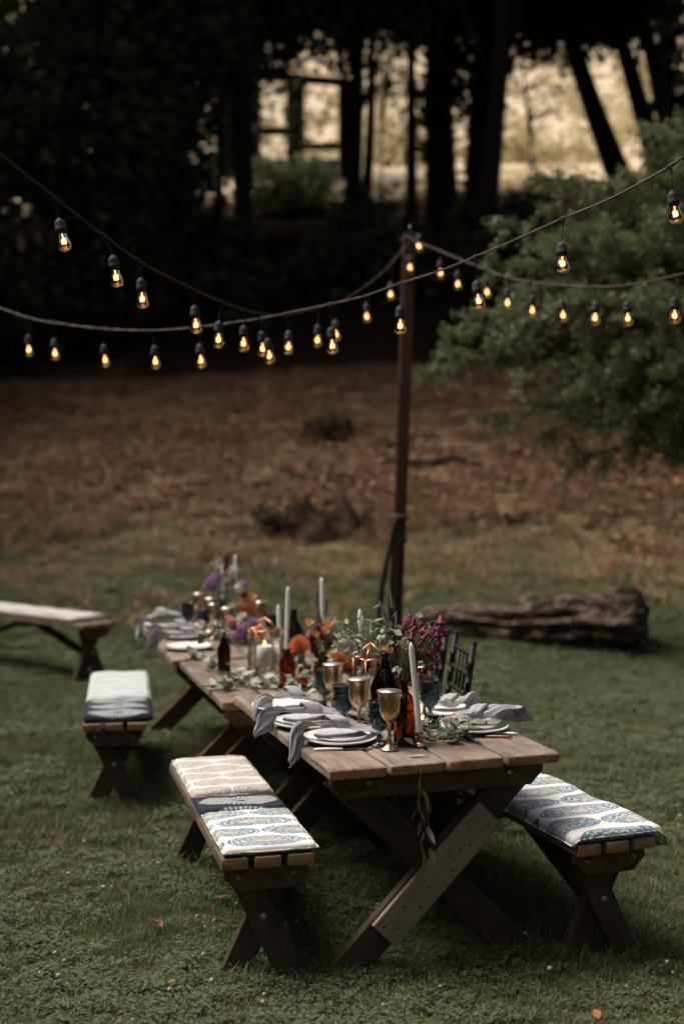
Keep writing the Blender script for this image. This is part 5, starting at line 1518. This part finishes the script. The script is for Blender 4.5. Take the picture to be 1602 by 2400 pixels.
def flower_mesh(kind):
    if kind in ME: return ME[kind]
    mb = MB()
    if kind == 'bell':       # foxglove, mouth at -Z
        mb.lathe([(0.002, 0), (0.006, -.003), (0.0085, -.010), (0.0105, -.022), (0.013, -.033), (0.0185, -.042), (0.0165, -.0415), (0.011, -.033), (0.0085, -.02), (0, -.012)], 12, wob=lambda a, t: 1 + (.14 * math.sin(4 * a) * max(0, t - .35) if t < .75 else 0))
        ME[kind] = mb.mesh(kind, True, M['magenta'])
    elif kind in ('peachlily', 'creamlily', 'redlily'):
        for i in range(6):
            a = i * math.pi / 3; q = Quaternion((0, 0, 1), a) @ Quaternion((0, 1, 0), -0.75 + .15 * (i % 2))
            pl = leaf_shape(.036, .019, .35, .35, 5); b = len(mb.v)
            mb.v += [tuple(q @ Vector(p)) for p in pl.v]; mb.f += [tuple(b + k for k in f) for f in pl.f]
        for i in range(4):
            mb.tube([(0, 0, 0), (0.004 * math.cos(i * 1.6), 0.004 * math.sin(i * 1.6), .028)], .0008, 4)
        ME[kind] = mb.mesh(kind, True, M['peach' if kind == 'peachlily' else 'cream' if kind == 'creamlily' else 'darkred'])
    elif kind == 'pincushion':
        for i in range(150):
            z = 1 - 1.55 * (i + .5) / 150; a = i * 2.39996; r = math.sqrt(max(0, 1 - z * z))
            d = Vector((r * math.cos(a), r * math.sin(a), z))
            k2 = random.uniform(.85, 1.15); mb.tube([d * .008, d * .028 * k2 + Vector((0, 0, .004)), d * .036 * k2 + Vector((random.uniform(-.004, .004), random.uniform(-.004, .004), .012))], [.0013, .0010, .0018], 4)
        mb.ball((0, 0, 0), .010, 8, 6)
        ME[kind] = mb.mesh(kind, True, M['orange'])
    elif kind in ('ranunculus', 'ranpink', 'ranyellow'):
        for i in range(26):
            t = i / 26; a = i * 2.4; q = Quaternion((0, 0, 1), a) @ Quaternion((0, 1, 0), -1.45 + 1.2 * t)
            pl = leaf_shape(.024, .026, .5, .2, 4); b = len(mb.v)
            mb.v += [tuple(q @ (Vector(p) + Vector((0.002 + .006 * t, 0, 0)))) for p in pl.v]; mb.f += [tuple(b + k for k in f) for f in pl.f]
        mb.ball((0, 0, .010), .011, 8, 6)
        ME[kind] = mb.mesh(kind, True, M[{'ranunculus': 'cream', 'ranpink': 'pink', 'ranyellow': 'yellow'}[kind]])
    elif kind in ('lavspike', 'snap', 'snapred'):
        n = 46 if kind == 'lavspike' else 30; L = .075 if kind == 'lavspike' else .11
        for i in range(n):
            t = i / n; a = i * 2.4; r = (.006 if kind == 'lavspike' else .012) * (1 - .65 * t)
            s = (.0036 if kind == 'lavspike' else .0075) * (1 - .45 * t)
            mb.ball((r * math.cos(a), r * math.sin(a), t * L), s, 6, 4, (1, 1, 1.5))
        mb.tube([(0, 0, -.02), (0, 0, L)], .001, 4)
        ME[kind] = mb.mesh(kind, True, M['lavender' if kind == 'lavspike' else 'magenta' if kind == 'snap' else 'darkred'])
    elif kind in ('cluster', 'creamcluster', 'lilac'):
        R0 = .034 if kind != 'creamcluster' else .026
        for i in range(60):
            z = 1 - 1.5 * (i + .5) / 60; a = i * 2.39996; r = math.sqrt(max(0, 1 - z * z)); d = Vector((r * math.cos(a), r * math.sin(a), z))
            c = d * R0 * random.uniform(.55, 1.25); q = Vector((0, 0, 1)).rotation_difference(d)
            for k in range(4):
                aa = k * 1.5708 + i
                u = Vector((math.cos(aa), math.sin(aa), .3)); w = Vector((-math.sin(aa), math.cos(aa), 0)); sz = .0075
                mb.quad(*[c + q @ p for p in (Vector((0, 0, 0)), u * sz * .7 + w * sz * .45, u * sz * 1.2, u * sz * .7 - w * sz * .45)])
        ME[kind] = mb.mesh(kind, False, M['purple' if kind in ('cluster', 'lilac') else 'cream'])
    elif kind == 'filler':
        for i in range(34):
            d = Vector((random.gauss(0, 1), random.gauss(0, 1), abs(random.gauss(0, 1)))).normalized() * random.uniform(.012, .034)
            mb.ball(tuple(d), random.uniform(.0022, .0042), 5, 4)
            if i % 2: mb.tube([(0, 0, -.01), tuple(d)], .0006, 3, False)
        ME[kind] = mb.mesh(kind, True, M['cream'])
    elif kind == 'berry':
        mb.ball((0, 0, 0), .010, 9, 7); ME[kind] = mb.mesh(kind, True, M['orange'])
    return ME[kind]

def arrangement(p, mouth, label, items, leaves=(), group='flower arrangements along the tables'):
    """p: where the stems stand; mouth: height of the vase mouth above p; items: (kind, px, py, dY, scale, up-vector or None)"""
    p = Vector(p); root = empty('flower_arrangement', p, 0, label, 'flowers', group)
    neck = Vector((0, 0, mouth))
    def stem(q, r=.0015):
        foot = Vector((random.uniform(-.008, .008), random.uniform(-.008, .008), .02))
        nk = neck + Vector((random.uniform(-.008, .008), random.uniform(-.008, .008), 0))
        mid = nk.lerp(q, .5) + Vector((0, 0, .012))
        MB().tube(cr_curve([foot, nk, mid, q], 4), r, 5).build('stem', M['stem'], root)
        return (q - mid).normalized()
    for it in items:
        kind, px, py, dY, sc = it[:5]
        q = P(px, py, p.y + dY) - p
        d = stem(q)
        if kind == 'bell':
            rot = Quaternion((0, 0, 1), random.uniform(0, 6.28)) @ Quaternion((1, 0, 0), random.uniform(.1, .75))
        elif len(it) > 5: rot = Vector((0, 0, 1)).rotation_difference(Vector(it[5]))
        else:
            face = (d + Vector((random.uniform(-.3, .3), -0.9, .35))).normalized() if kind not in ('lavspike', 'snap', 'snapred') else (d * .35 + Vector((random.uniform(-.1, .1), 0, 1))).normalized()
            rot = Vector((0, 0, 1)).rotation_difference(face) @ Quaternion((0, 0, 1), random.uniform(0, 6.28))
        add('blossom', flower_mesh(kind), None, root, q, rot, sc)
    for (kind, px, py, spread, n, size) in leaves:
        q0 = P(px, py, p.y) - p
        stem(q0, .0011)
        for k in range(n):
            q = q0 + Vector((random.gauss(0, spread), random.gauss(0, spread), random.gauss(0, spread)))
            add('leaf', random.choice(ME[kind]), None, root, q, rq(1.0), size * random.uniform(.7, 1.3))
    return root

p = T(947, 1742, TZ1)
bells = []
for (px, py) in ((962, 1448), (950, 1468), (975, 1476), (990, 1482), (965, 1490), (982, 1500), (968, 1512), (1001, 1492), (1034, 1462), (1028, 1482), (1022, 1505), (1012, 1525), (1038, 1480), (1016, 1548), (1000, 1565), (1004, 1540),
                 (970, 1455), (945, 1482), (996, 1476), (960, 1500), (990, 1508), (1024, 1470), (1018, 1515), (1010, 1495), (975, 1548), (1008, 1555), (1040, 1465), (955, 1555), (968, 1580), (942, 1575), (1030, 1500),
                 (946, 1565), (955, 1578), (962, 1570), (940, 1580), (968, 1590), (948, 1595), (972, 1562), (994, 1520), (980, 1530), (958, 1458), (985, 1465), (1032, 1450)):
    bells.append(('bell', px, py - 8, random.uniform(.0, .09), random.uniform(.70, 1.05)))
bells += [('lavspike', 905, 1450, .05, 1.0, (-.4, 0, 1)), ('lavspike', 921, 1425, .06, 1.0, (-.2, 0, 1)), ('lavspike', 928, 1485, .05, 1.05, (.0, 0, 1)), ('lavspike', 899, 1438, .04, .6, (-.5, 0, 1)),
          ('peachlily', 918, 1530, -.01, .8), ('redlily', 934, 1520, 0, .7), ('filler', 945, 1512, 0, 1.0), ('peachlily', 905, 1524, .02, .7)]
arrangement(p, 0.24, 'magenta foxgloves and lavender stalks standing in the near amber bottle', bells,
            [('leaf_sage', 905, 1485, .035, 7, .045), ('leaf_sage', 935, 1500, .03, 7, .042), ('leaf_sage', 1003, 1475, .03, 6, .04), ('slim_sage', 880, 1480, .035, 6, .05), ('leaf_green', 985, 1555, .03, 6, .045), ('leaf_green', 960, 1545, .03, 6, .045), ('leaf_sage', 930, 1545, .03, 5, .04)])
p = T(826, 1655, TZ1)
arrangement(p, 0.10, 'loose peach, cream and green flowers in the low clear jar', [
    ('pincushion', 798, 1550, -.02, 1.0), ('pincushion', 814, 1568, -.03, .85), ('ranyellow', 780, 1538, 0, .9), ('filler', 812, 1498, .02, 1.4), ('filler', 838, 1520, 0, 1.4), ('ranunculus', 813, 1527, -.02, .8), ('snap', 838, 1560, 0, .8),
    ('lavspike', 838, 1505, .03, 1.1), ('cluster', 850, 1533, 0, .7), ('creamcluster', 826, 1545, -.01, 1.0), ('filler', 858, 1528, 0, 1.2), ('snap', 854, 1580, -.02, .7), ('redlily', 826, 1572, -.02, .8), ('redlily', 842, 1545, -.03, .7), ('creamlily', 850, 1556, -.03, .7),
    ('filler', 800, 1515, .01, 1.3), ('filler', 866, 1550, 0, 1.2), ('creamcluster', 838, 1535, -.03, .7), ('peachlily', 790, 1560, -.02, .8), ('redlily', 860, 1565, -.02, .7), ('filler', 828, 1510, .02, 1.3)],
    [('slim_sage', 870, 1480, .035, 14, .055), ('slim_sage', 880, 1450, .03, 8, .055), ('leaf_sage', 812, 1490, .03, 12, .035), ('leaf_sage', 860, 1510, .03, 12, .035), ('leaf_green', 820, 1560, .03, 10, .04), ('slim_sage', 855, 1500, .04, 8, .05), ('leaf_green', 845, 1590, .025, 6, .04), ('leaf_sage', 790, 1520, .02, 5, .03)])
p = T(750, 1600, TZ2)
arrangement(p, 0.10, 'tall red, orange and magenta bouquet in the middle of the row', [
    ('snap', 746, 1470, 0, .8), ('snap', 752, 1488, .02, .8), ('peachlily', 726, 1466, -.02, 1.2), ('peachlily', 770, 1470, -.02, 1.3), ('peachlily', 761, 1484, -.04, 1.2), ('redlily', 748, 1482, -.03, 1.1), ('redlily', 735, 1505, -.02, 1.2), ('redlily', 722, 1520, -.02, 1.1), ('peachlily', 740, 1492, -.05, 1.0), ('cluster', 770, 1495, -.03, .8), ('ranpink', 728, 1488, -.02, .9), ('redlily', 768, 1512, -.03, 1.0), ('filler', 756, 1462, .02, 1.3), ('snapred', 733, 1530, -.03, .8), ('redlily', 756, 1500, -.03, .9),
    ('snapred', 742, 1540, -.02, .7), ('lavspike', 742, 1420, .02, 1.2), ('lavspike', 763, 1438, .04, 1.2), ('filler', 780, 1460, 0, 1.1), ('berry', 776, 1505, -.02, 1.0), ('berry', 783, 1500, -.02, .7), ('filler', 792, 1480, 0, 1.0)],
    [('leaf_green', 765, 1520, .035, 9, .05), ('leaf_sage', 785, 1490, .035, 8, .04), ('slim_green', 800, 1470, .03, 7, .045), ('leaf_green', 745, 1545, .03, 7, .05), ('slim_green', 720, 1550, .03, 5, .05)])
p = T(714, 1613, TZ2)
arrangement(p, 0.105, 'single orange pincushion flower in the small amber jar', [('pincushion', 703, 1517, -.02, 1.35)], [('leaf_sage', 708, 1548, .02, 7, .04), ('slim_green', 700, 1556, .02, 4, .04)])
p = T(525, 1577, TZ2)
arrangement(p, 0.215, 'white and pink blossoms in the dark brown bottle at the left', [('creamlily', 480, 1466, 0, 1.3), ('creamlily', 502, 1472, 0, 1.1), ('filler', 515, 1475, 0, 1.2), ('filler', 530, 1480, 0, 1.2), ('ranpink', 541, 1466, -.02, 1.5), ('ranpink', 535, 1456, 0, 1.2)],
            [('leaf_green', 490, 1478, .03, 6, .05), ('leaf_green', 528, 1490, .02, 6, .045), ('leaf_sage', 512, 1470, .03, 6, .04)])
p = T(596, 1560, TZ2)
arrangement(p, 0.10, 'purple and orange flower heads behind the lantern', [('cluster', 567, 1478, 0, 1.4), ('cluster', 580, 1470, .03, 1.2), ('cluster', 560, 1492, -.02, 1.2), ('pincushion', 602, 1485, 0, 1.1), ('peachlily', 610, 1496, -.02, 1.3), ('cluster', 598, 1464, .04, 1.2), ('ranunculus', 570, 1452, .05, 1.5)],
            [('leaf_green', 585, 1500, .03, 8, .05), ('leaf_sage', 600, 1505, .03, 6, .05)])
p = T(512, 1500, TZ2)
arrangement(p, 0.10, 'purple flower spray at the far end left of the tapers', [('cluster', 500, 1366, 0, 1.5), ('cluster', 493, 1378, 0, 1.2), ('cluster', 512, 1355, .03, 1.2), ('snap', 526, 1335, 0, .8), ('filler', 510, 1325, 0, 1.5), ('filler', 540, 1360, 0, 1.6), ('creamcluster', 545, 1340, .02, 1.2), ('snapred', 532, 1330, .02, .8)],
            [('leaf_green', 515, 1400, .04, 9, .06), ('leaf_sage', 535, 1385, .04, 9, .055), ('leaf_green', 525, 1430, .03, 7, .06)])
p = T(566, 1510, TZ2)
arrangement(p, 0.10, 'orange and peach flowers at the far end right of the tapers', [('peachlily', 555, 1420, 0, 1.6), ('peachlily', 585, 1405, 0, 1.7), ('redlily', 574, 1402, 0, 1.4), ('peachlily', 590, 1425, -.02, 1.6), ('cluster', 571, 1372, .02, 1.0), ('snap', 548, 1390, .02, .9), ('orange' if False else 'pincushion', 580, 1432, -.02, 1.2), ('lavspike', 548, 1400, 0, 1.4), ('creamcluster', 560, 1380, .02, 1.3)],
            [('leaf_green', 565, 1440, .035, 9, .06), ('leaf_sage', 550, 1430, .03, 7, .05), ('leaf_green', 590, 1450, .03, 6, .055)])

def garland(path, tz, n, kinds, size, spread, label, blooms=0):
    pts = cr_curve([T(px, py, tz) for px, py in path], 6)
    o = pts[0].copy()
    root = empty('leaf_garland', o, 0, label, 'garland', 'leafy garlands lying along the tables')
    MB().tube([q - o + Vector((0, 0, .012 + .006 * math.sin(i))) for i, q in enumerate(pts)], .002, 5).build('stem', M['twig'], root)
    for k in range(n):
        i = random.randrange(len(pts)); q = pts[i] - o
        h = abs(random.gauss(0, .022)) + .006
        q = q + Vector((random.gauss(0, spread), random.gauss(0, spread), h))
        add('leaf', random.choice(ME[random.choice(kinds)]), None, root, q, rq(.75), size * random.uniform(.65, 1.3))
    for k in range(blooms):
        q = random.choice(pts) - o + Vector((random.gauss(0, spread), random.gauss(0, spread), random.uniform(.01, .06)))
        add('blossom', flower_mesh('filler'), None, root, q, rq(.6), random.uniform(.5, .9))
    return root
garland([(940, 1745), (975, 1738), (1010, 1722), (1045, 1738), (1085, 1728), (1110, 1716)], TZ1, 112, ['leaf_euc', 'leaf_euc', 'leaf_sage', 'slim_euc', 'leaf_euc', 'leaf_sage'], .046, .026, 'eucalyptus garland at the end of the near table', 9)
garland([(505, 1618), (540, 1612), (575, 1606), (610, 1612), (640, 1612)], TZ2, 70, ['leaf_euc', 'leaf_eucpale', 'leaf_sage', 'leaf_eucpale'], .058, .032, 'pale eucalyptus garland spilling over the middle table edge', 3)
garland([(560, 1590), (590, 1582), (620, 1596), (640, 1600)], TZ2, 50, ['leaf_eucpale', 'leaf_eucpale', 'leaf_euc', 'slim_euc'], .055, .035, 'pale eucalyptus garland before the lantern', 2)
garland([(450, 1540), (470, 1548), (495, 1560), (500, 1572)], TZ2, 40, ['leaf_eucpale', 'leaf_euc'], .055, .03, 'pale eucalyptus garland beside the far plates', 2)
garland([(690, 1600), (730, 1612), (770, 1625), (800, 1640)], TZ2 + .035, 64, ['leaf_euc', 'leaf_eucpale', 'leaf_sage', 'slim_green'], .050, .030, 'leafy runner between the amber jar and the peach flowers', 8)
garland([(600, 1530), (640, 1545), (690, 1575), (735, 1590)], TZ2, 60, ['leaf_euc', 'leaf_eucpale', 'leaf_green'], .052, .034, 'leafy runner behind the lantern and the amber bottle', 10)
garland([(760, 1640), (800, 1660), (850, 1690), (880, 1715)], TZ1, 70, ['slim_euc', 'leaf_euc', 'leaf_euc', 'leaf_sage', 'slim_sage'], .045, .030, 'leafy runner between the brass goblets', 8)
for (px, py, z, s, lb) in ((1046, 1694, TZ1 + .03, .085, 'rusty brown magnolia leaf beside the nearest right plate'), (836, 1697, TZ1 + .01, .06, 'rusty brown leaf between the near goblets'), (752, 1663, TZ1 + .006, .07, 'rusty brown leaf by the third left plate'), (1010, 1663, TZ1 + .02, .06, 'rusty brown leaf behind the blue glass')):
    q = T(px, py, z)
    tag(add('magnolia_leaf', ME['leaf_rust'][0].copy(), None, None, q, rq(.5), s), lb, 'leaf', 'rusty leaves on the near table')
q = T(955, 1772, TZ1 + .004); tag(add('pale_leaf', leaf_shape(1, .3, .02, .15).mesh('pale_leaf', True, M['eucpale']), None, None, q, (0, 0, R(12)), .07), 'long pale leaf lying at the table end', 'leaf')

# sprig hanging over the near end of the table
def hanging_sprig():
    yb = 4.62
    pts = [P(px, py, Y) for px, py, Y in ((985, 1785, 4.72), (984, 1800, 4.63), (985, 1830, yb), (983, 1880, yb), (988, 1920, yb), (1000, 1950, yb), (1008, 1975, yb))]
    o = pts[0].copy()
    root = empty('hanging_sprig', o, 0, 'dried leafy sprig hanging over the near end of the table', 'sprig')
    c = cr_curve([q - o for q in pts], 5)
    MB().tube(c, .0022, 5).build('stem', M['twig'], root)
    c2 = cr_curve([P(px, py, yb) - o for px, py in ((984, 1840), (995, 1875), (1003, 1920), (1010, 1965), (1014, 2000))], 4)
    MB().tube(c2, .0016, 5).build('stem', M['twig'], root)
    for (px, py, a, s) in ((992, 1850, -70, .06), (978, 1868, -100, .055), (986, 1900, -80, .075), (984, 1925, -95, .06), (1000, 1935, -70, .07), (993, 1950, -110, .055), (990, 1975, -85, .075), (1006, 1985, -75, .05), (996, 1880, -60, .05), (976, 1900, -120, .045), (1012, 1990, -85, .06), (982, 1830, -95, .05), (995, 2000, -92, .06)):
        q = P(px, py, yb + random.uniform(-.02, .01)) - o
        d = Vector((math.cos(R(a)), random.uniform(-.3, .3), math.sin(R(a))))
        add('leaf', random.choice(ME['slim_dried'] if random.random() < .7 else ME['slim_sage']), None, root, q, Vector((1, 0, 0)).rotation_difference(d) @ Quaternion((1, 0, 0), random.uniform(0, 6.28)), s)
hanging_sprig()

# fallen leaves on the lawn
for (px, py, s, lb) in ((288, 2090, .055, 'orange fallen leaf on the grass left of the near bench'), (380, 2165, .06, 'rust fallen leaf on the grass before the left bench'), (378, 2172, .035, 'small rust leaf touching the larger one on the grass'), (519, 2105, .06, 'brown fallen leaf under the left bench'),
                        (395, 2305, .03, 'pinkish fallen leaf at the bottom of the lawn'), (1392, 2365, .05, 'orange fallen leaf at the bottom right of the lawn')):
    q = T(px, py, 0.045)
    tag(add('fallen_leaf', leaf_shape(1, .6, .3, .4, 7).mesh('fallen_leaf', True, M['orangeleaf'] if 'orangeleaf' in M else M.setdefault('orangeleaf', petal_mat('orange_dead_leaf', (0.20, 0.075, 0.03), (0.32, 0.14, 0.06), .7, .1))), None, None, q, rq(.5), s), lb, 'leaf', 'fallen leaves on the lawn')
